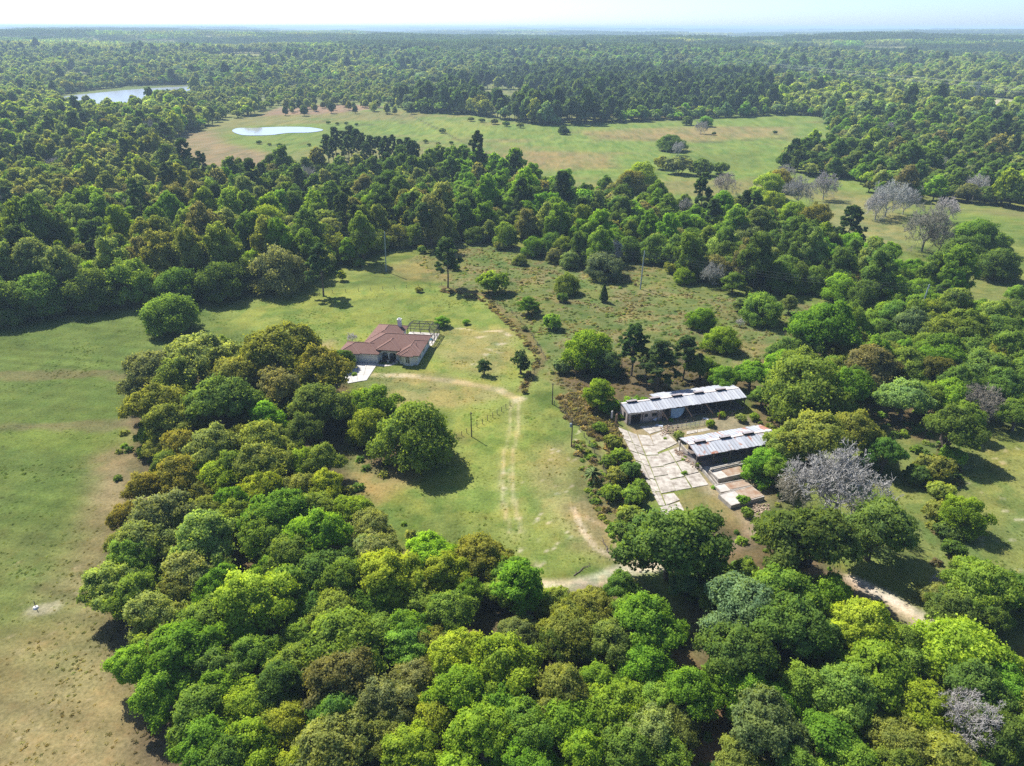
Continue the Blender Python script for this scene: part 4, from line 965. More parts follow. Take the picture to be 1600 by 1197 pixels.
# whole stands of trees for the far miles
PATCH = bpy.data.collections.new('far_stands')
def patch(name, seed, pine):
    R = np.random.default_rng(seed); Vs = []; Is = []; Ns = []; Ts = []; o = 0
    for gx in range(10):
        for gy in range(10):
            x = (gx-4.5)*9+R.uniform(-3.5, 3.5); y = (gy-4.5)*9+R.uniform(-3.5, 3.5)
            r = R.uniform(2.4, 3.8) if pine else R.uniform(3.6, 6.4); h = R.uniform(11, 18) if pine else R.uniform(6, 16)
            k = 22; d = unit(R.normal(0, 1, (k, 3))+np.array((0, 0, 0.5)))
            c = np.array((x, y, h*0.58))+d*np.array((r, r, h*0.38))*R.uniform(0.75, 1.05, (k, 1))
            V, I, Nn = cards(c, d, 3.1 if not pine else 2.6, R)
            Vs.append(V); Is.append(I+o); o += len(V); Ns.append(Nn); Ts.append(np.clip(R.uniform(0.05, 0.95)+R.normal(0, 0.08, k), 0, 1))
    me = mesh_np(name, np.concatenate(Vs), [np.concatenate(Is)], [LEAF], np.concatenate(Ns), np.concatenate(Ts))
    PATCH.objects.link(bpy.data.objects.new(name, me))
for s in range(3): patch('a%d_stand' % s, 800+s, False)
for s in range(2): patch('b%d_stand' % s, 810+s, True)
def far_stands(y0, y1, sp, seed, zs):
    x, y, R = grid_pts(y0, y1, sp, 1.12, seed); P = []; F = []
    ok = forest_ok(x, y); x = x[ok]; y = y[ok]
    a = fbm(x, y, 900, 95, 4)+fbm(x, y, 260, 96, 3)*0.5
    pine_or_shade = inside(CLOUD_SHADE1, x, y) | inside(CLOUD_SHADE2, x, y)  # dark pine stands here stand in for cloud shadow
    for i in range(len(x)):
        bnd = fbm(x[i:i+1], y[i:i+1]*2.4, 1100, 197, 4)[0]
        pine = pine_or_shade[i] or a[i] < 0.66 or bnd < 0.40  # pine stands, and cloud shadow bands painted in the same dark pine colour
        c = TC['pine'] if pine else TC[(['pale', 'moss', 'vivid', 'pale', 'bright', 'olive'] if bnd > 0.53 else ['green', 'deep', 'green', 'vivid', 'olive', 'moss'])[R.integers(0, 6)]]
        op = fbm(x[i:i+1], y[i:i+1]*1.8, 420, 99, 3)[0]
        if op > 0.66 and not pine_or_shade[i]: continue
        P.append((x[i], y[i], sp/88, int(3+R.integers(0, 2) if pine else R.integers(0, 3)), c)); F.append(zs*R.uniform(0.85, 1.2))
    return P, F
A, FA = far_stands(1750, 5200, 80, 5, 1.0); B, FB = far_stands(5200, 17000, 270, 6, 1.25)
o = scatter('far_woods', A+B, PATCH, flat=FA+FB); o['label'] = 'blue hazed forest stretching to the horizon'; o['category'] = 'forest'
# ------------------------------------------------------------------ house
STUCCO = simple('white_stucco', (0.72, 0.71, 0.68), (0.62, 0.61, 0.58), 1.2, 0.9)
def roof_mat():
    m, t, b, o = nodes('brown_shingle'); p = geo_co(t)
    w1 = N(t, 'ShaderNodeTexBrick'); w1.inputs['Scale'].default_value = 2.2; w1.inputs['Mortar Size'].default_value = 0.012
    w1.inputs['Color1'].default_value = (0.205, 0.125, 0.102, 1); w1.inputs['Color2'].default_value = (0.165, 0.100, 0.083, 1); w1.inputs['Mortar'].default_value = (0.10, 0.045, 0.035, 1)
    t.links.new(p, w1.inputs['Vector'])
    n = noise(t, 0.8, 5, 0.7, p)
    c = mixc(t, math_n(t, 'MULTIPLY', ramp(t, n, 0.42, 0.66), 0.6), w1.outputs[0], (0.14, 0.075, 0.060, 1))
    t.links.new(c, b.inputs['Base Color']); b.inputs['Roughness'].default_value = 0.9; b.inputs['Specular IOR Level'].default_value = 0.15
    bump(t, b, noise(t, 6, 3, 0.7, p), 0.25, 0.05)
    return m
SHING = roof_mat()
RIDGE = simple('ridge_tile', (0.26, 0.155, 0.125), (0.20, 0.12, 0.095), 3, 0.9)
DARKIN = simple('dark_opening', (0.025, 0.023, 0.022), None, rough=0.7)
GLASS = simple('window_glass', (0.05, 0.065, 0.075), None, rough=0.08, spec=0.6)
FRAME = simple('white_frame', (0.75, 0.75, 0.73), None, rough=0.6)
DOORW = simple('garage_door_white', (0.80, 0.78, 0.73), (0.76, 0.74, 0.69), 0.6, 0.6)
CONC = simple('pale_concrete', (0.50, 0.47, 0.42), (0.36, 0.33, 0.29), 0.7, 0.95, rnd=0.0)
BRONZE = simple('dark_bronze', (0.035, 0.032, 0.030), None, rough=0.5)
HX, HY, HR = -42.6, 161.7, math.radians(-8)
house = thing('house', 'white stucco house with brown hipped roof, two garage doors and arched porch', 'house', (HX, HY, 0), HR)
def hip(m, u0, u1, v0, v1, z, p, th=0.16):
    W, D = u1-u0, v1-v0; h = min(W, D)/2; zr = z+h*p
    base = [(u0, v0, z), (u1, v0, z), (u1, v1, z), (u0, v1, z)]
    if W >= D: r = [(u0+h, (v0+v1)/2, zr), (u1-h+1e-3, (v0+v1)/2, zr)]; f = [(0, 1, 5, 4), (1, 2, 5), (2, 3, 4, 5), (3, 0, 4)]
    else: r = [((u0+u1)/2, v0+h, zr), ((u0+u1)/2, v1-h+1e-3, zr)]; f = [(0, 1, 4), (1, 2, 5, 4), (2, 3, 5), (3, 0, 4, 5)]
    b2 = [(x, y, z-th) for x, y, _ in base]
    m.add(base+r+b2, f+[(0, 6, 7, 1), (1, 7, 8, 2), (2, 8, 9, 3), (3, 9, 6, 0), (9, 8, 7, 6)])
    return base, r
rm = MB(); caps = MB()
HIPS = [(-0.55, 9.75, -0.45, 6.3, 2.62, .44), (-0.62, 5.0, -0.85, 6.0, 2.60, .44), (4.0, 19.95, 1.7, 12.95, 2.80, .42), (3.9, 12.2, 6.4, 18.45, 2.78, .43),
        (8.7, 14.7, 0.95, 8.6, 3.25, .46), (14.25, 20.0, -0.35, 9.2, 2.83, .42), (15.3, 18.6, -0.95, 3.0, 2.79, .44)]
for hp in HIPS:
    base, r = hip(rm, *hp)
    W, D = hp[1]-hp[0], hp[3]-hp[2]
    links = [(0, 0), (3, 0), (1, 1), (2, 1)] if W >= D else [(0, 0), (1, 0), (2, 1), (3, 1)]
    for i, j in links: caps.bar(Vector(base[i])+Vector((0, 0, .04)), Vector(r[j])+Vector((0, 0, .05)), .16, .06)
    if (Vector(r[0])-Vector(r[1])).length > .1: caps.bar(Vector(r[0])+Vector((0, 0, .05)), Vector(r[1])+Vector((0, 0, .05)), .16, .06)
roof = rm.build('roof', SHING, house)
caps.build('ridge_cap', RIDGE, roof)
fa = MB()
for u0, u1, v0, v1, z, p in HIPS:
    fa.box(u0+.02, u1-.02, v0-.02, v0, z-.20, z-.01); fa.box(u1, u1+.02, v0+.02, v1, z-.20, z-.01); fa.box(u0-.02, u0, v0+.02, v1, z-.20, z-.01)
fa.build('gutter', simple('gutter', (0.20, 0.14, 0.11), None, rough=.6), roof)
wl = MB()
wl.box(0, .35, 0, 5.9, 0, 2.45); wl.box(4.42, 4.98, 0, .3, 0, 2.45); wl.box(8.95, 9.3, 0, 5.9, 0, 2.45); wl.box(.35, 8.95, .02, .3, 2.2, 2.46); wl.box(.35, 8.95, 5.0, 5.9, 0, 2.45)
wl.box(4.6, 19.4, 4.3, 12.4, 0, 2.68); wl.box(4.6, 11.6, 12.4, 17.9, 0, 2.66); wl.box(14.85, 19.4, .25, 4.3, 0, 2.7); wl.quadbox([(15.6, .25), (16.2, -.42), (18.0, -.42), (18.6, .25)], 0, 2.65)
def arch_wall(m, u0, u1, v, th, z1, arches):
    n = 56
    for k in range(n):
        a = u0+(u1-u0)*k/n; b = u0+(u1-u0)*(k+1)/n; c = (a+b)/2; z0 = 0
        for cu, rw, sp in arches:
            if abs(c-cu) < rw: z0 = sp+math.sqrt(max(0, 1-((c-cu)/rw)**2))*rw*.85
        m.box(a, b, v, v+th, z0, z1)
arch_wall(wl, 9.3, 14.3, 1.75, .3, 3.12, [(10.65, .88, 1.55), (12.65, .88, 1.55)])
wl.box(14.0, 14.3, 2.05, 4.3, 0, 3.1); wl.box(9.3, 9.55, 2.05, 4.3, 0, 3.1)
wl.build('wall', STUCCO, house)
pf = MB(); pf.box(9.32, 14.5, .9, 4.28, 0, .14); pf.build('porch_floor', simple('porch_floor', (0.20, 0.15, 0.12), None), house)
for cu in (10.65, 12.65):
    cm_ = MB(); cm_.tube((cu-1.0, 1.60, 0.02), (cu-1.0, 1.60, 1.65), .14, .12, 10); cm_.box(cu-1.18, cu-.82, 1.42, 1.74, 1.65, 1.8); cm_.build('column', STUCCO, house)
for i, (a, b) in enumerate(((.42, 4.36), (5.04, 8.9))):
    g = MB()
    for k in range(4): g.box(a, b, .16, .22, .02+k*.54, .52+k*.54)
    gd = g.build('garage_door', DOORW, house)
    g = MB(); g.box(a-.06, b+.06, .225, .26, 0, 2.25); g.build('backing', simple('door_backing', (.35, .34, .32), None), gd)
def window(u, v, w_, h_, z, rot='front', arch=False):
    f = MB(); g = MB()
    def q(m, a0, a1, d0, d1, z0, z1):
        if rot == 'front': m.box(a0, a1, v-d1, v-d0, z0, z1)
        else: m.box(u+d0, u+d1, a0, a1, z0, z1)
    c = u if rot == 'front' else v
    q(f, c-w_/2-.08, c-w_/2, 0, .07, z-.08, z+h_+.08); q(f, c+w_/2, c+w_/2+.08, 0, .07, z-.08, z+h_+.08); q(f, c-w_/2, c+w_/2, 0, .07, z-.08, z); q(f, c-w_/2, c+w_/2, 0, .07, z+h_, z+h_+.08)
    q(f, c-.03, c+.03, .032, .06, z, z+h_)
    q(g, c-w_/2, c+w_/2, 0.005, .03, z, z+h_)
    fo = f.build('window', FRAME, house); g.build('pane', GLASS, fo)
    if arch:
        m = MB(); n = 10; pts = [(c+math.cos(math.pi*k/n)*w_/2, z+h_+.08+math.sin(math.pi*k/n)*w_/2) for k in range(n+1)]
        m.add([(x, v-.05, zz) for x, zz in pts]+[(x, v-.004, zz) for x, zz in pts], [tuple(range(n+1)), tuple(range(2*n+1, n, -1))]); m.build('fan_light', GLASS, fo)
window(17.1, -.42, 1.0, 1.1, .75, arch=True)
window(9.9, 4.3, .01, .01, 1) if False else None
window(10.5, 4.3, 1.1, 1.5, .8); window(15.1, .25, .45, 1.2, .9)
for vv in (2.6, 6.4, 10.6): window(19.4, vv, 1.1, 1.2, .95, 'side')
for uu in (): pass
dr = MB(); dr.box(12.1, 13.3, 4.2, 4.28, .14, 2.3); d_ = dr.build('front_door', simple('dark_door', (.06, .04, .03), None, rough=.4), house)
dr = MB(); dr.box(13.15, 13.22, 4.14, 4.2, 1.0, 1.15); dr.build('handle', BRONZE, d_)
ch = MB(); ch.box(9.95, 10.85, 15.9, 16.8, 2.4, 5.35); ch.box(9.85, 10.95, 15.8, 16.9, 5.35, 5.5); co = ch.build('chimney', STUCCO, house)
ch = MB(); ch.box(10.1, 10.7, 16.05, 16.65, 5.5, 5.75); ch.build('chimney_cap', simple('metal_cap', (.35, .36, .38), None, rough=.5), co)
vt = MB(); vt.tube((18.2, 4.2, 3.0), (18.2, 4.2, 4.3), .07); vt.build('vent_pipe', BRONZE, house)
def world_of(u, v, z=0):
    c, s = math.cos(HR), math.sin(HR); return (HX+u*c-v*s, HY+u*s+v*c, z)
for i, uu in enumerate((11.7, 13.95)):
    p = world_of(uu, .75)
    u_ = thing('planter_urn', 'white planter urn at the porch arch nearest the %s' % ('garage' if i == 0 else 'arched front window'), 'urn', p, HR, 'porch urns')
    m = MB(); m.tube((0, 0, 0), (0, 0, .12), .26, .22, 10); m.tube((0, 0, .12), (0, 0, .3), .12, .12, 10); m.tube((0, 0, .3), (0, 0, .75), .18, .42, 12); m.build('bowl', STUCCO, u_)
    m = MB(); m.tube((0, 0, .74), (0, 0, .80), .36, .3, 10); m.build('soil', simple('soil', (.10, .075, .05), None), u_)
# drive, walk
def slab_obj(name, pts, z1, mat, parent=None):
    m = MB(); m.quadbox(pts, -.3, z1); return m.build(name, mat, parent)
DRV = [G(*p)[:2] for p in ((518, 562.5), (556, 605), (572, 590), (588, 567.5))]
dw = [np.array(p) for p in DRV]
a0 = np.array(world_of(-1.6, .0)[:2]); a1 = np.array(world_of(9.3, .0)[:2]); b0 = np.array(G(544, 600)[:2]); b1 = np.array(G(573, 595)[:2])
drive = put('driveway', None); struct(drive)
for i in range(4):
    for j in range(3):
        f = lambda s, r: (a0*(1-s)+a1*s)*(1-r)+(b0*(1-s)+b1*s)*r
        g = .004
        q = [f(i/4+g, (j+1)/3-g), f((i+1)/4-g, (j+1)/3-g), f((i+1)/4-g, j/3+g), f(i/4+g, j/3+g)]
        slab_obj('slab', [tuple(v) for v in q], .10+.01*((i*7+j*3) % 3), simple('drive_concrete', (.50, .485, .45), (.40, .385, .35), .5, .95) if i+j == 0 else bpy.data.materials['drive_concrete'], drive)
wk = MB(); wp = [world_of(*p) for p in ((9.25, -1.0), (10.6, -1.3), (12.0, -1.0), (13.0, -.3), (13.4, .85))]
for a, b in zip(wp[:-1], wp[1:]): wk.bar((a[0], a[1], .02), (b[0], b[1], .02), 1.05, .14)
struct(wk.build('front_walk', CONC))

# pool deck, pool and screen cage behind the house
dk = MB(); dk.quadbox([world_of(*p)[:2] for p in ((11.7, 12.45), (20.1, 12.45), (20.1, 20.9), (11.7, 20.9))], -.2, .06); struct(dk.build('pool_deck', simple('pool_deck', (.62, .58, .50), (.52, .48, .42), .8, .9)))
pool = thing('swimming_pool', 'curved swimming pool with pale coping under the screen cage', 'pool', world_of(16.4, 16.2), HR)
def ring(rx, ry, n=26): return [(math.cos(6.2832*k/n)*rx*(1+.12*math.cos(2*6.2832*k/n)), math.sin(6.2832*k/n)*ry) for k in range(n)]
m = MB(); m.quadbox(ring(3.0, 2.0), .0, .14); m.build('coping', CONC, pool)
m = MB(); m.quadbox(ring(2.65, 1.68), .0, .15); m.build('water', water_mat('pool_water', (.035, .10, .115), .06), pool)
cage = thing('pool_cage', 'dark framed screen enclosure over the pool behind the house', 'pool enclosure', world_of(0, 0), HR)
cu = [11.9, 14.6, 17.3, 20.05]; cv_ = [12.6, 15.4, 18.2, 20.85]
for u in cu: m = MB(); m.box(u-.06, u+.06, 20.79, 20.91, .06, 2.7); m.build('post', BRONZE, cage)
for v in cv_[:-1]: m = MB(); m.box(19.99, 20.11, v-.06, v+.06, .06, 2.7); m.build('post', BRONZE, cage)
for v in cv_[2:3]: m = MB(); m.box(11.84, 11.96, v-.06, v+.06, .06, 2.7); m.build('post', BRONZE, cage)
IN = dict(u0=13.2, u1=18.8, v0=14.0, v1=19.6, z=3.9)
def beam(a, b, w=.12): m = MB(); m.bar(a, b, w); m.build('beam', BRONZE, cage)
beam((11.9, 20.85, 2.7), (20.05, 20.85, 2.7)); beam((20.05, 12.6, 2.7), (20.05, 20.85, 2.7)); beam((11.9, 17.9, 2.7), (11.9, 20.85, 2.7)); beam((11.9, 20.85, 1.0), (20.05, 20.85, 1.0), .08); beam((20.05, 12.6, 1.0), (20.05, 20.85, 1.0), .08)
beam((13.2, 19.6, 3.9), (18.8, 19.6, 3.9)); beam((18.8, 14, 3.9), (18.8, 19.6, 3.9)); beam((13.2, 14, 3.9), (13.2, 19.6, 3.9)); beam((13.2, 14, 3.9), (18.8, 14, 3.9))
for u in (15.07, 16.93): beam((u, 14, 3.9), (u, 19.6, 3.9), .09)
for v in (15.87, 17.73): beam((13.2, v, 3.9), (18.8, v, 3.9), .09)
for a, b in (((11.9, 20.85, 2.7), (13.2, 19.6, 3.9)), ((20.05, 20.85, 2.7), (18.8, 19.6, 3.9)), ((20.05, 12.6, 2.7), (18.8, 14, 3.9)), ((14.6, 20.85, 2.7), (15.07, 19.6, 3.9)), ((17.3, 20.85, 2.7), (16.93, 19.6, 3.9)), ((20.05, 15.4, 2.7), (18.8, 15.87, 3.9)), ((20.05, 18.2, 2.7), (18.8, 17.73, 3.9)), ((11.9, 18.2, 2.7), (13.2, 17.73, 3.9)), ((13.2, 14, 3.9), (12.4, 12.9, 3.1)), ((15.07, 14, 3.9), (15.07, 12.9, 3.1)), ((16.93, 14, 3.9), (16.93, 12.9, 3.1))): beam(a, b, .09)
def screen_mat():
    m, t, b, o = nodes('screen_mesh'); tr = N(t, 'ShaderNodeBsdfTransparent'); mx = N(t, 'ShaderNodeMixShader'); mx.inputs[0].default_value = .26
    b.inputs['Base Color'].default_value = (.06, .06, .06, 1); b.inputs['Roughness'].default_value = .6
    t.links.new(tr.outputs[0], mx.inputs[1]); t.links.new(b.outputs[0], mx.inputs[2]); t.links.new(mx.outputs[0], o.inputs['Surface']); return m
SCR = screen_mat()
def scr(*q): m = MB(); m.add(q, [tuple(range(len(q)))]); m.build('screen_panel', SCR, cage)
scr((11.9, 20.86, .1), (20.05, 20.86, .1), (20.05, 20.86, 2.7), (11.9, 20.86, 2.7)); scr((20.06, 12.6, .1), (20.06, 20.85, .1), (20.06, 20.85, 2.7), (20.06, 12.6, 2.7))
scr((11.9, 20.85, 2.72), (20.05, 20.85, 2.72), (18.8, 19.6, 3.92), (13.2, 19.6, 3.92)); scr((20.05, 12.6, 2.72), (20.05, 20.85, 2.72), (18.8, 19.6, 3.92), (18.8, 14, 3.92)); scr((11.9, 17.9, 2.72), (11.9, 20.85, 2.72), (13.2, 19.6, 3.92), (13.2, 17.9, 3.92))

# ------------------------------------------------------------------ barns
def tin_mat(name, rust):
    m, t, b, o = nodes(name); p = geo_co(t)
    r = N(t, 'ShaderNodeObjectInfo').outputs['Random']
    c = mixc(t, r, (0.30, 0.32, 0.355, 1), (0.42, 0.44, 0.465, 1))
    sx = N(t, 'ShaderNodeSeparateXYZ'); t.links.new(obj_co(t), sx.inputs[0])
    fr_ = math_n(t, 'FRACT', math_n(t, 'DIVIDE', sx.outputs[0], 0.74))
    dirt = math_n(t, 'MULTIPLY', ramp(t, fr_, .22, .36, (1, 1, 1, 1), (0, 0, 0, 1)), ramp(t, noise(t, .35, 4, .6, p), .32, .55))
    c = mixc(t, math_n(t, 'MULTIPLY', dirt, .6), c, (0.13, 0.125, 0.13, 1))
    n = noise(t, 0.45, 6, 0.7, p); n2_ = noise(t, 3.0, 5, 0.7, p)
    c = mixc(t, math_n(t, 'MULTIPLY', ramp(t, n2_, 0.46, 0.68), 0.35), c, (0.36, 0.36, 0.38, 1))
    c = mixc(t, ramp(t, math_n(t, 'ADD', math_n(t, 'MULTIPLY', n, 0.75), math_n(t, 'MULTIPLY', r, 0.16)), rust, rust+0.06), c, (0.30, 0.13, 0.075, 1))
    t.links.new(c, b.inputs['Base Color']); b.inputs['Roughness'].default_value = 0.55; b.inputs['Metallic'].default_value = 0.15; b.inputs['Specular IOR Level'].default_value = 0.3
    return m
TIN = tin_mat('galvanised_tin', 0.60); TINR = tin_mat('rusty_tin', 0.50)
BLOCK = simple('stained_block', (0.46, 0.41, 0.37), (0.28, 0.22, 0.19), 1.1, 0.95)
WOOD = simple('weathered_wood', (0.20, 0.165, 0.135), (0.12, 0.095, 0.08), 2.5, 0.95)
WOODR = simple('raw_board', (0.42, 0.27, 0.18), (0.30, 0.19, 0.13), 2.5, 0.9)
YARDC = simple('yard_concrete', (0.42, 0.385, 0.33), (0.22, 0.19, 0.155), 0.9, 0.97, lo=.40, hi=.66, rnd=0.09)
def sheet_mesh(m, u0, u1, a, b, n=5):
    """ribbed tin sheet between eave point a=(v,z) and ridge point b"""
    k = n*4; vs = []
    for i in range(k+1):
        u = u0+(u1-u0)*i/k; dz = .045 if i % 4 in (1, 2) and i < k else 0
        vs += [(u, a[0], a[1]+dz), (u, b[0], b[1]+dz)]
    m.add(vs, [(2*i, 2*i+2, 2*i+3, 2*i+1) for i in range(k)])
def barn(name, label, ox, oy, ang, L, W, ze, zr, mat, start_back=0.0, vents=(), bays=7):
    t = thing(name, label, 'barn', (ox, oy, 0), math.radians(ang))
    R = np.random.default_rng(int(L*10)); n = int(round(L/.74)); du = L/n
    for i in range(n):
        for side in (0, 1):
            if side and i*du < start_back: continue
            m = MB(); s0 = R.uniform(-.02, .05); e = R.uniform(-.12, .10)
            if side == 0: sheet_mesh(m, i*du+.005, (i+1)*du+.05, (e, ze+s0), (W*.5-.12, zr-.06+s0))
            else: sheet_mesh(m, i*du+.005, (i+1)*du+.05, (W-e, ze+s0), (W*.5+.12, zr-.06+s0))
            m.build('roof_sheet', mat, t)
    rg = MB(); vset = sorted(vents); last = 0
    for v0 in vset+[L]:
        if v0-last > .5: rg.box(last+.02, v0-.02, W*.5-.26, W*.5+.26, zr-.03, zr+.05)
        last = v0+2.3
    rg.build('ridge_cap', simple('ridge_tin', (.62, .60, .58), (.50, .40, .34), 1, .6), t)
    for v0 in vset:
        m = MB(); m.box(v0, v0+2.3, W*.5-.3, W*.5+.36, zr+.32, zr+.38); m.box(v0+.02, v0+2.28, W*.5+.30, W*.5+.36, zr-.05, zr+.32); o_ = m.build('ridge_vent', simple('vent_lid', (.33, .31, .32), (.24, .20, .19), 2, .7), t)
        m = MB(); m.box(v0+.02, v0+2.28, W*.5-.24, W*.5+.29, zr-.05, zr+.31); m.build('opening', DARKIN, o_)
    fr = MB()
    for i in range(bays+1):
        u = .15+(L-.3)*i/bays
        for v in (.35, W-.35):
            if v > W/2 and u < start_back: continue
            m = MB(); m.box(u-.08, u+.08, v-.08, v+.08, -.1, ze-.06); m.build('post', WOOD, t)
        fr.bar((u, .2, ze-.02), (u, W/2, zr-.17), .1, .2); fr.bar((u, W/2, zr-.17), (u, W-.2, ze-.02), .1, .2)
    for v in (.3, W*.5, W-.3):
        fr.bar((.1 if v < W*.6 else start_back+.1, v, (ze-.13 if v != W*.5 else zr-.35)), (L-.1, v, (ze-.13 if v != W*.5 else zr-.35)), .09, .2)
    fr.build('frame', WOOD, t)
    return t
b1 = barn('barn', 'long barn with striped blue grey tin roof and white block end room', 24.2, 129.6, 15.5, 28.0, 7.0, 2.85, 3.55, TIN, 8.1, (1.2, 6.6, 11.8, 17.0, 22.4), 8)
m = MB()  # back wall, floor, end room
m.box(8.2, 27.8, 6.75, 6.9, 0, 2.2); bw = m.build('back_wall', WOOD, b1)
m = MB(); m.box(.2, 27.9, .1, 6.7, -.2, .10); m.build('floor_slab', simple('barn_floor', (.20, .17, .15), (.11, .09, .08), 1, .95), b1)
m = MB(); m.box(.3, .5, .4, 1.6, .1, 2.7); m.box(.3, .5, 2.7, 4.6, .1, 2.9); m.box(.3, .5, 1.6, 2.7, 2.1, 2.7)
m.box(.3, 1.0, .4, .6, .1, 2.3); m.box(3.3, 4.1, .4, .6, .1, 2.3); m.box(4.9, 5.8, .4, .6, .1, 2.3); m.box(6.9, 8.2, .4, .6, .1, 2.3); m.box(4.1, 4.9, .4, .6, .1, 1.25); m.box(4.1, 4.9, .4, .6, 1.95, 2.3); m.box(5.8, 6.9, .4, .6, .1, 1.15); m.box(5.8, 6.9, .4, .6, 1.95, 2.3); m.box(8.0, 8.2, .6, 4.6, .1, 2.75); m.box(.5, 8.0, 4.45, 4.6, .1, 3.0)
m.build('block_wall', BLOCK, b1)
m = MB(); m.box(.28, 8.3, .36, .42, 2.3, 2.82); m.build('fascia_board', simple('old_white_paint', (.66, .63, .60), (.50, .44, .40), 1.4, .8), b1)
m = MB(); m.box(1.0, 3.3, .62, .7, .1, 2.2); m.build('doorway', DARKIN, b1)
for a, b in ((4.1, 4.9), (5.8, 6.9)): m = MB(); m.box(a, b, .56, .62, 1.2, 1.98); m.build('window', DARKIN, b1)
m = MB(); m.box(8.35, 8.6, .2, .32, .1, 2.6); m.box(9.7, 9.9, .25, .37, .1, 2.6); m.build('door_frame', WOOD, b1)
m = MB()
for i in range(9):  # loose curved sheet of blue tin
    a, b = i/9, (i+1)/9
    m.add([(10.1+3.1*a, .25-.35*math.sin(a*3), 2.55), (10.1+3.1*b, .25-.35*math.sin(b*3), 2.55), (10.1+3.1*b, .15-.75*math.sin(b*3), .35+1.5*b*b), (10.1+3.1*a, .15-.75*math.sin(a*3), .35+1.5*a*a),
           (10.1+3.1*a, .29-.35*math.sin(a*3), 2.55), (10.1+3.1*b, .29-.35*math.sin(b*3), 2.55), (10.1+3.1*b, .19-.75*math.sin(b*3), .35+1.5*b*b), (10.1+3.1*a, .19-.75*math.sin(a*3), .35+1.5*a*a)], [(0, 1, 2, 3), (7, 6, 5, 4), (0, 4, 5, 1), (3, 2, 6, 7)])
m.build('hanging_sheet', simple('blue_tin', (.30, .44, .58), (.22, .32, .42), 1.2, .6), b1)
for u, du, z in ((7.9, .9, 2.4), (13.3, 1.2, 2.6), (18.1, 1.3, 2.7)): m = MB(); m.bar((u, .1, z), (u+du, -1.2, .75), .14, .22); m.build('broken_rafter', WOODR, b1)
b2 = barn('barn', 'shorter barn with pale tin roof streaked with rust', 34.9, 113.3, 17.0, 18.5, 6.9, 2.8, 3.55, TINR, 0, (1.3, 6.8, 12.0), 5)
m = MB(); m.box(.2, 18.3, .1, 6.7, -.2, .10); m.build('floor_slab', bpy.data.materials['barn_floor'], b2)
m = MB(); m.box(2.2, 18.3, 6.65, 6.8, .1, 1.5); m.build('back_wall', WOOD, b2)
m = MB()
for z in (.7, 1.25): m.bar((.3, .3, z), (18.2, .3, z), .05, .12)
m.build('rail', WOOD, b2)

def loc(o, u, v, z=0):
    a = o.rotation_euler.z; c, s = math.cos(a), math.sin(a); return (o.location.x+u*c-v*s, o.location.y+u*s+v*c, z)
# yard between the barns: one concrete pavement of broken slabs
yard = put('concrete_yard', None); struct(yard)
def P3(x, y): return np.array(G(920+x/4.21, 560+y/4.21)[:2])
def slabs(A, B, C, D, nu, nv, seed):
    R = np.random.default_rng(seed)
    gu = [0]+sorted(np.clip(np.arange(1, nu)/nu+R.normal(0, .02, nu-1), .02, .98))+[1]
    for j in range(nu):
        gv = [0]+list(np.arange(1, nv)/nv+R.normal(0, .025, nv-1))+[1]
        for i in range(nv):
            def f(s, r):
                return (A*(1-s)+B*s)*(1-r)+(D*(1-s)+C*s)*r
            g = .012/nv*3; gg = .02
            e = R.normal(0, .028, (8, 2))
            a, b, c, d = gu[j]+gg, gu[j+1]-gg, gv[i]+g, gv[i+1]-g
            q = [f(a, c), f((a+b)/2, c), f(b, c), f(b, (c+d)/2), f(b, d), f((a+b)/2, d), f(a, d), f(a, (c+d)/2)]
            q = [tuple(v+w_*.9) for v, w_ in zip(q, e)]
            m = MB(); m.quadbox(q, -.25, .10+R.uniform(-.03, .035)); m.build('slab', YARDC, yard)
slabs(P3(190, 450), P3(318, 500), P3(508, 972), P3(465, 972), 2, 6, 1)
slabs(P3(322, 500), P3(400, 505), P3(575, 872), P3(478, 892), 1, 5, 2)
slabs(P3(404, 505), P3(500, 470), P3(590, 560), P3(450, 624), 1, 1, 3)
slabs(P3(452, 628), P3(600, 575), P3(795, 832), P3(572, 874), 2, 3, 4)
slabs(P3(482, 896), P3(560, 885), P3(602, 932), P3(512, 968), 1, 1, 6)
slabs(P3(465, 980), P3(600, 940), P3(640, 1010), P3(480, 1040), 2, 1, 7)
slabs(P3(330, 445), P3(470, 440), P3(500, 465), P3(400, 500), 2, 1, 8)
slabs(P3(740, 715), P3(985, 675), P3(1010, 705), P3(775, 760), 3, 1, 5)
slabs(P3(640, 480), P3(790, 455), P3(800, 470), P3(640, 500), 2, 1, 9)

# low concrete feed bunks, stepping down from the short barn
def bunk(label, c0, c1, dep, h, wallh, fill):
    a = np.array(c0); b = np.array(c1); d = (b-a); L = np.linalg.norm(d); an = math.atan2(d[1], d[0])
    t = thing('feed_bunk', label, 'feed bunk', (a[0], a[1], 0), an, 'concrete feed bunks')
    m = MB(); m.box(0, L, 0, dep, -.2, h); m.build('base', CONC, t)
    m = MB(); m.box(0, L, -.18, -.002, -.2, h+wallh*.4); m.box(0, L, dep+.002, dep+.18, -.2, h+wallh); m.box(-.18, -.002, -.18, dep+.18, -.2, h+wallh*.6); m.build('curb', YARDC, t)
    m = MB(); m.box(L*fill, L-.1, .1, dep-.1, h, h+.07); m.build('dry_litter', simple('dry_litter', (.23, .13, .075), (.34, .28, .215), .8, .97), t)
bunk('concrete feed bunk nearest the rusty roofed barn', P3(850, 815), P3(1040, 770), 2.6, .75, .5, .35)
tr_a = np.array(P3(822, 764)); tr_b = np.array(P3(1030, 716)); d_ = tr_b-tr_a; tl = np.linalg.norm(d_)
ft = thing('feed_trough', 'long narrow walled feed trough between the rusty roofed barn and the bunks', 'trough', (*tr_a, 0), math.atan2(d_[1], d_[0]))
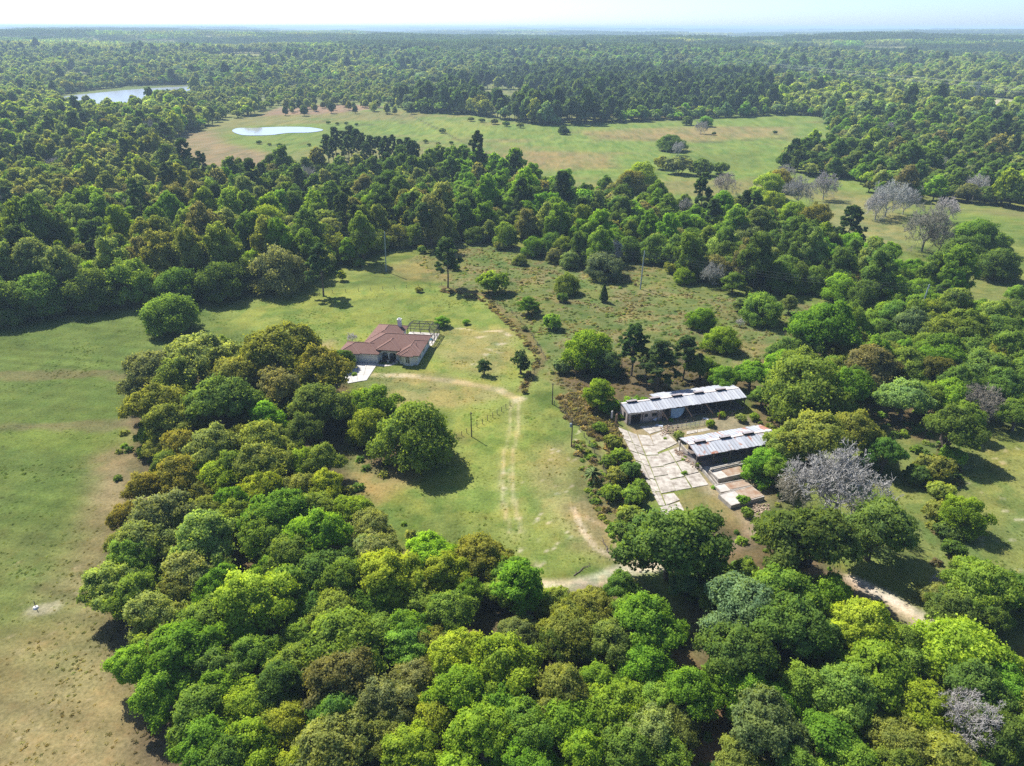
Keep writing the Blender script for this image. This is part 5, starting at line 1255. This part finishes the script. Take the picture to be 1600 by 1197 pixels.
m = MB(); m.box(0, tl, 0, .16, -.1, 1.05); m.box(0, tl, .95, 1.11, -.1, .95); m.box(-.16, -.002, 0, 1.11, -.1, .95); m.build('wall', CONC, ft)
m = MB(); m.box(0, tl, .162, .948, -.1, .4); m.build('dry_litter', simple('brown_litter', (.20, .12, .065), (.30, .25, .19), .9, .97), ft)
bunk('middle concrete feed bunk of the three', P3(870, 890), P3(1070, 850), 2.0, .55, .1, .3)
bunk('concrete feed bunk farthest from the barn, with a green bush', P3(935, 985), P3(1150, 925), 3.2, .8, .05, .45)
m = MB()
for a, b in (((770, 765), (835, 845)), ((790, 760), (850, 838)), ((590, 555), (770, 765))):
    p, q = P3(*a), P3(*b); m.bar((*p, .25), (*q, .25), .2, .7)
tag(m.build('curb_wall', YARDC), 'low concrete curb wall along the edge of the slab yard', 'curb wall')
T2 = [('shrub', 1002, 920, 'vivid'), ]
def shrub_at(x, y, s, c, label, kind='shrub'):
    R = np.random.default_rng(int(abs(x*31+y*7))); cm, tm = PROTO[kind][R.integers(0, len(PROTO[kind]))]
    r = thing(KN[kind], label, KC[kind], (x, y, 0), R.uniform(0, 6.28), 'bushes growing in the barn yard'); r.scale = (s, s, s*R.uniform(.9, 1.2))
    o = put('crown', cm, r); o['tcol'] = list(TC[c]); put('trunk', tm, r)
for x, y, s, c, l in ((1015, 950, .55, 'vivid', 'bright green bush growing through the farthest feed bunk'), (1040, 1035, .5, 'green', 'low bush just below the farthest feed bunk'), (870, 380, .45, 'bright', 'bright green sapling in the lane between the two barns'),
    (800, 445, .5, 'bright', 'low weeds behind the middle of the rusty roof'), (590, 530, .6, 'pale', 'pale green weeds at the open end of the rusty roofed barn'), (1000, 410, .6, 'pale', 'pale green bush in the lane nearest the big soft green oak'), (1090, 400, .55, 'bright', 'light bush at the lane end under the trees'),
    (215, 395, .35, 'bright', 'small bright weed by the block end room'), (720, 705, .3, 'bright', 'small weeds at the barn corner post')):
    shrub_at(*P3(x, y), s, c, l)
# creeper smothering the missing back slope of the long barn
for u, v, s, l in ((4.2, 6.4, 1.15, 'mound of bright green creeper over the back of the long barn'), (1.0, 7.2, .8, 'low green creeper behind the block end room'), (7.0, 6.9, .7, 'green creeper at the end of the long barn ridge')):
    x, y, _ = loc(b1, u, v); shrub_at(x, y, s, 'vivid', l)
# posts, pipe pen and debris
for (x, y), h, mt, l in (((150, 405), 2.1, STUCCO, 'pale upright slab at the corner of the long barn'), ((180, 425), 2.1, WOODR, 'brown upright board beside the pale corner slab')):
    p = P3(x, y); m = MB(); m.box(-.22, .22, -.06, .06, -.1, h); m.box(-.18, .18, -.06, .06, h, h+.12); tag(m.build('upright_slab', mt, None, (*p, 0), .5), l, 'post')
pen = thing('pipe_pen', 'low pipe railing in the lane in front of the long barn', 'railing', (*P3(520, 470), 0), math.radians(15.5))
for i in range(9): m = MB(); m.tube((i*1.05, 0, -.1), (i*1.05, 0, 1.1), .05); m.build('post', simple('pipe_steel', (.36, .34, .33), None, rough=.6) if i == 0 else bpy.data.materials['pipe_steel'], pen)
for z in (.55, 1.05): m = MB(); m.tube((0, 0, z), (8.4, 0, z), .045); m.build('rail', bpy.data.materials['pipe_steel'], pen)
for i, ((x, y), L, an, c, l) in enumerate((((430, 415), 2.0, .9, (.62, .63, .66), 'pale tin sheet leaning in front of the block end room'), ((440, 440), 1.5, -.3, (.40, .44, .50), 'grey tin sheet lying flat below the leaning sheet'), ((752, 395), 1.1, -.3, (.74, .73, .70), 'white board lying in front of the long barn'))):
    p = P3(x, y); m = MB()
    for k in range(5): m.box(k*L/5, (k+1)*L/5-.01, -.35, .35, .0+.02*(k % 2), .05+.02*(k % 2))
    o_ = m.build('scrap_sheet', simple('scrap_tin%d' % i, c, None, rough=.5), None, (*p, .12 if i else .35), an); o_.rotation_euler = ((0, -.35, an) if i == 0 else (0, 0, an)); tag(o_, l, 'scrap sheet')
bb = loc(b1, 20.0, -2.6); m = MB(); m.bar((bb[0], bb[1], .06), (bb[0]+.35, bb[1]+.9, 1.9), .1, .3); tag(m.build('leaning_plank', simple('rusty_plank', (.34, .14, .075), None)), 'rust red plank leaning in the lane beside the bright sapling', 'plank')
R = np.random.default_rng(11); m = MB()
for _ in range(420):
    px = R.uniform(0, 1); p = P3(*[(470+px*120, 455+R.uniform(-15, 50)), (560+px*130, 590+px*110+R.uniform(-12, 25)), (1080+px*110, 985+R.uniform(-30, 40)), (500+px*520, 410+R.uniform(-25, 25)-px*50)][R.integers(0, 4)])
    s = R.uniform(.05, .22); a = R.uniform(0, 3.14); c_, s_ = math.cos(a)*s, math.sin(a)*s; e = R.uniform(.4, 2.2)
    m.quadbox([(p[0]-c_*e, p[1]-s_*e), (p[0]+s_*.7, p[1]-c_*.7), (p[0]+c_*e, p[1]+s_*e), (p[0]-s_*.7, p[1]+c_*.7)], -.02, R.uniform(.06, .28))
o_ = m.build('debris', simple('debris', (.40, .31, .22), (.20, .14, .10), .8, .95)); o_['kind'] = 'stuff'; o_['label'] = 'broken boards and rubble strewn around the barn yard'

# ------------------------------------------------------------------ poles and wires
GALV = simple('weathered_pole', (.30, .36, .38), (.23, .27, .28), 1.5, .7)
POLEW = simple('dark_pole_wood', (.12, .095, .075), None, rough=.95)
tops = []
for i, (px, py, top, l) in enumerate(((603, 425, 365, 'tall blue grey power pole at the lawn end of the wood'), (1000, 452, 393, 'tall blue grey power pole in the middle of the bracken slope'), (1426, 517, 443, 'blue grey power pole leaning among the trees above the upper paddock'))):
    x, y, t = G(px, py); h = (py-top)/F_PX*t/math.cos(math.radians(17))*1.0
    p = thing('power_pole', l, 'power pole', (x, y, 0), 0, 'power poles along the slope'); lean = Vector(((.5, 0, 0), (.3, 0, 0), (1.0, 0, 0))[i])
    m = MB(); m.tube((0, 0, -.5), (lean.x, 0, h), .21, .15, 8); m.build('shaft', GALV, p)
    for z in (h-.5, h-1.3, h-2.1):
        m = MB(); m.bar((lean.x*z/h-.1, -.35, z), (lean.x*z/h+.1, .35, z), .08); m.tube((lean.x*z/h, .32, z), (lean.x*z/h, .32, z+.22), .05, .07); m.build('insulator', GALV, p)
    tops.append(Vector((x+lean.x, y+.3, h-.3)))
tops = [tops[0]+(tops[0]-tops[1])*1.2]+tops+[tops[2]+(tops[2]-tops[1])*1.3]
WIRE = simple('wire', (.10, .10, .10), None, rough=.5)
for k in range(3):
    m = MB()
    for a, b in zip(tops[:-1], tops[1:]):
        n = 14; pts = [a+(b-a)*(i/n)+Vector((0, 0, -.8*k-1.6*4*(i/n)*(1-i/n))) for i in range(n+1)]
        for p, q in zip(pts[:-1], pts[1:]): m.tube(p, q, .022, n=4)
    tag(m.build('power_line', WIRE), '%s of the three thin power lines strung between the blue grey poles' % ('topmost', 'middle', 'lowest')[k], 'power line', 'power lines along the slope')
for (px, py, top, l, tr) in ((737, 683, 645, 'short dark utility pole beside the lawn fence and the round oak', 0), (893, 698, 657, 'dark utility pole with transformer at the edge of the scrub strip', 1), (863, 632, 600, 'thin dark pole at the corner of the bracken bank', 0)):
    x, y, t = G(px, py); h = (py-top)/F_PX*t/math.cos(math.radians(31))
    p = thing('utility_pole', l, 'utility pole', (x, y, 0)); m = MB(); m.tube((0, 0, -.4), (0, 0, h), .13, .10, 8); m.build('shaft', POLEW, p)
    if tr: m = MB(); m.tube((-.3, 0, h-1.5), (-.3, 0, h-.75), .24, .24, 10); m.tube((-.3, 0, h-.75), (-.3, 0, h-.6), .1, .06); m.build('transformer', GALV, p)
    else: m = MB(); m.bar((-.3, 0, h-.25), (.3, 0, h-.25), .08); m.build('bracket', POLEW, p)

# ------------------------------------------------------------------ fences
def fence(label, pix, sp, h=1.15, rails=0, wire=True, mat=None):
    P = [np.array(G(*p)[:2]) for p in pix]; t = thing('rail_fence' if rails else 'wire_fence', label, 'fence', (*P[0], 0)); o0 = P[0]; me = None; tops_ = []
    for a, b in zip(P[:-1], P[1:]):
        n = max(1, int(round(np.linalg.norm(b-a)/sp)))
        for i in range(n+(1 if b is P[-1] else 0)):
            q = a+(b-a)*i/n-o0; tops_.append(q)
            if me is None:
                m = MB(); m.tube((0, 0, -.3), (0, 0, h), .07, .065, 6); ob = m.build('post', mat or WOOD, t, (*q, 0)); me = ob.data
            else: ob = put('post', me, t, (*q, 0))
    if rails:
        for z in [h*(k+.8)/rails for k in range(rails)]:
            for a, b in zip(tops_[:-1], tops_[1:]): m = MB(); m.bar((*a, z), (*b, z), .05, .14); m.build('rail', mat or WOOD, t)
    else:
        m = MB()
        for z in (.35, .7, 1.05):
            for a, b in zip(tops_[:-1], tops_[1:]): m.tube((*a, z), (*b, z), .012, n=3)
        m.build('wire', WIRE, t)
fence('long wire fence between the lawn and the bracken slope', [(478, 461), (560, 456), (690, 447), (745, 458), (800, 490), (828, 520), (852, 562), (816, 604)], 4.0)
fence('short wire fence beside the dirt drive and the short pole', [(706, 690), (737, 673), (770, 652), (797, 634)], 1.6)
fence('wire fence along the scrub strip from the thin dark pole', [(866, 633), (905, 672), (938, 720), (958, 772)], 3.0)
fence('dark wooden rail fence beside the sand road below the road oak', [(1328, 940), (1358, 957), (1390, 976), (1430, 1000)], 2.4, 1.3, 3, mat=POLEW)
fence('faint wire fence crossing the far pasture', [(640, 181), (690, 206), (720, 222)], 9.0, 1.3)
fence('far fence along the edge of the brown pasture', [(880, 206), (1000, 218), (1110, 222), (1250, 214)], 14.0, 1.3)
x, y, _ = G(57, 952); mk = thing('marker_stake', 'slim white marker stake in pale sand on the mown field', 'marker', (x, y, 0)); m = MB(); m.tube((0, 0, -.1), (0.1, 0, 1.4), .05); m.build('stake', WOOD, mk); m = MB(); m.tube((0, 0, 0), (0, 0, .28), .42, .3, 10); m.build('cap', STUCCO, mk)
# fallen branches on the lawn edge
for i, (px, py, l) in enumerate(((910, 893, 'dark fallen branch lying on the grass above the sand road'), (948, 853, 'thin fallen branch near the pale foot path'))):
    x, y, _ = G(px, py); R = np.random.default_rng(i+50); m = MB(); p = Vector((-1.6, -.4, .08))
    for k in range(6): q = p+Vector((.55, R.uniform(-.2, .35), R.uniform(-.02, .06))); m.tube(p, q, .11-.013*k, .10-.013*k, 5); m.tube(q, q+Vector((R.uniform(-.2, .5), R.uniform(-.8, .8), R.uniform(.1, .6))), .05, .015, 4); p = q
    tag(m.build('fallen_branch', BARK, None, (x, y, 0), .4+i), l, 'branch')
# ------------------------------------------------------------------ far power line in its cutting
pts = []
for i, (px, py, h) in enumerate(((1519, 168, 26), (1640, 178, 26))):
    x, y, t = G(px, py); p = thing('lattice_pylon', ('grey lattice pylon standing in the pale far clearing', 'grey lattice pylon beyond the edge of the pale far clearing')[i], 'pylon', (x, y, 0)); m = MB()
    for sx in (-1, 1):
        for sy in (-1, 1): m.tube((sx*2.2, sy*2.2, 0), (sx*.4, sy*.4, h), .14, .10, 4)
    for k in range(8): z0 = h*k/8; z1 = h*(k+1)/8; r0 = 2.2-1.8*k/8; r1 = 2.2-1.8*(k+1)/8; m.tube((-r0, -r0, z0), (r1, -r1, z1), .07, n=4); m.tube((r0, -r0, z0), (-r1, -r1, z1), .07, n=4)
    m.build('tower', GALV, p)
    for z in (h-1, h-4.5): m = MB(); m.bar((-5, 0, z), (5, 0, z), .3); m.build('cross_arm', GALV, p)
    pts.append((x, y, h))
x, y, _ = G(1150, 118); pts = [(x, y+500, 24)]+pts
for k, (dx, dz) in enumerate(((-5, -1), (5, -1), (-5, -4.5), (5, -4.5))):
    m = MB()
    for a, b in zip(pts[:-1], pts[1:]):
        n = 10
        q = [Vector(a)*(1-i/n)+Vector(b)*(i/n)+Vector((dx, 0, dz-6*4*(i/n)*(1-i/n)*.5)) for i in range(n+1)]
        for p0, p1 in zip(q[:-1], q[1:]): m.tube(p0, p1, .055, n=4)
    tag(m.build('transmission_line', simple('bright_wire', (.4, .4, .4), None, rough=.4) if k == 0 else bpy.data.materials['bright_wire']), ('upper near', 'upper far', 'lower near', 'lower far')[k]+' transmission wire crossing the far woods to the lattice pylon', 'power line', 'far transmission wires')

# ------------------------------------------------------------------ ground cover
COV = bpy.data.collections.new('cover')
def tuft(name, seed, n, size, R0, h, blade):
    R = np.random.default_rng(seed); d = unit(R.normal(0, 1, (n, 3))*np.array((1, 1, .7))+np.array((0, 0, .45)))
    c = d*np.array((R0, R0, h))*R.uniform(.5, 1, (n, 1)); c[:, 2] = np.abs(c[:, 2])
    V, I, Nn = cards(c, unit(d+np.array((0, 0, .6))), size, R, elong=blade)
    COV.objects.link(bpy.data.objects.new(name, mesh_np(name, V, [I], [LEAF], Nn, R.uniform(.1, .9, n))))
for s in range(3): tuft('a%d_bracken' % s, 900+s, 46, .40, .85, .42, 2.0)
for s in range(2): tuft('b%d_grass' % s, 910+s, 14, .16, .28, .16, 2.2)
for s in range(2): tuft('c%d_bush' % s, 920+s, 90, .40, .9, 1.0, 1.4)
R = np.random.default_rng(77); CV = []
def cover(pix, dens, vids, cols, smin, smax, pat=None, thr=0.5):
    P = poly_w(pix); lo = P.min(0); hi = P.max(0); n = int((hi-lo).prod()*dens)
    x = R.uniform(lo[0], hi[0], n); y = R.uniform(lo[1], hi[1], n); k = inside(P, x, y)
    if pat: k &= (fbm(x, y*1.4, 9, 55)*0.55+vnoise(x, y, 2.4, 3)*0.45 > thr)
    x = x[k]; y = y[k]; gc = ground_col(x, y)
    for a, b, g_ in zip(x, y, gc): CV.append((a, b, R.uniform(smin, smax), int(R.choice(vids)), cols[R.integers(0, len(cols))] if cols else tuple(g_*R.uniform(1.0, 1.9)*np.array((R.uniform(.88, 1.12), 1.05, .9)))))
BR = [(.23, .185, .098), (.27, .22, .115), (.19, .155, .078), (.22, .20, .085)]
cover(RB, 1.1, [0, 1, 2], BR, .18, .50, True, .50); cover(RB, .9, [0, 3, 4], None, .3, .7)
cover(RB, .06, [5, 6], [TC['moss'], TC['olive'], TC['green'], (.17, .15, .07)], .2, .75, True, .52)
cover([(868, 622), (905, 612), (960, 660), (1000, 740), (1012, 772), (985, 765), (940, 690), (890, 660)], 1.5, [0, 1, 2], BR, .6, 1.25)
cover([(690, 450), (760, 466), (828, 532), (848, 562), (820, 610), (812, 600), (838, 560), (815, 532), (755, 472), (690, 456)], 1.1, [0, 1, 2, 5], BR, .45, .95)
cover([(895, 690), (930, 690), (1000, 790), (1000, 875), (960, 850), (920, 780)], .9, [0, 1, 5, 6], [TC['green'], TC['olive'], TC['deep'], BR[0], BR[1]], .4, 1.0)
cover([(1440, 690), (1500, 700), (1500, 900), (1460, 880)], .25, [5, 6], [TC['olive'], TC['deep'], BR[2]], .5, 1.2)
cover([(200, 560), (540, 560), (720, 690), (560, 790), (830, 900), (1060, 960), (1130, 1110), (1120, 1300), (250, 1300), (160, 950)], .05, [5, 6], [TC['green'], TC['olive'], TC['deep']], .5, 1.3)
cover([(1050, 800), (1280, 870), (1480, 1010), (1640, 1010), (1700, 1250), (1100, 1250)], .06, [5, 6], [TC['green'], TC['olive'], TC['deep']], .5, 1.4)
cover([(1180, 560), (1300, 520), (1640, 500), (1640, 650), (1530, 660), (1440, 720), (1330, 640), (1210, 800)], .07, [5, 6], [TC['green'], TC['olive'], TC['deep']], .5, 1.5)
cover([(960, 640), (1200, 660), (1240, 840), (1130, 800)], .04, [5, 6], [TC['vivid'], TC['olive'], TC['bright']], .3, .7)
cover([(-100, 520), (215, 495), (520, 462), (700, 450), (800, 490), (850, 560), (830, 640), (960, 880), (830, 900), (560, 790), (200, 900), (330, 1250), (-150, 1250)], 1.4, [3, 4], None, .35, .95)
cover([(1330, 690), (1560, 650), (1700, 680), (1700, 1000), (1560, 980), (1400, 900)], 1.0, [3, 4], None, .4, 1.1)
o = scatter('ground_cover', CV, COV); o['label'] = 'dead bracken, grass tufts and low weeds over the slopes'; o['category'] = 'ground cover'
PC = [p for p in ()]

# ------------------------------------------------------------------ the air
hm = bpy.data.materials.new('haze'); hm.use_nodes = True; t = hm.node_tree; t.nodes.clear()
out = t.nodes.new('ShaderNodeOutputMaterial'); pv = t.nodes.new('ShaderNodeVolumePrincipled')
pv.inputs['Color'].default_value = (0.60, 0.82, 1.0, 1); pv.inputs['Density'].default_value = HAZE; pv.inputs['Anisotropy'].default_value = 0.1
t.links.new(pv.outputs[0], out.inputs['Volume'])
hz = MB(); hz.box(-46000, 46000, -700, 46000, -32, 90); ho = hz.build('haze', hm); ho['kind'] = 'stuff'; ho['label'] = 'thin blue air haze over the whole landscape'
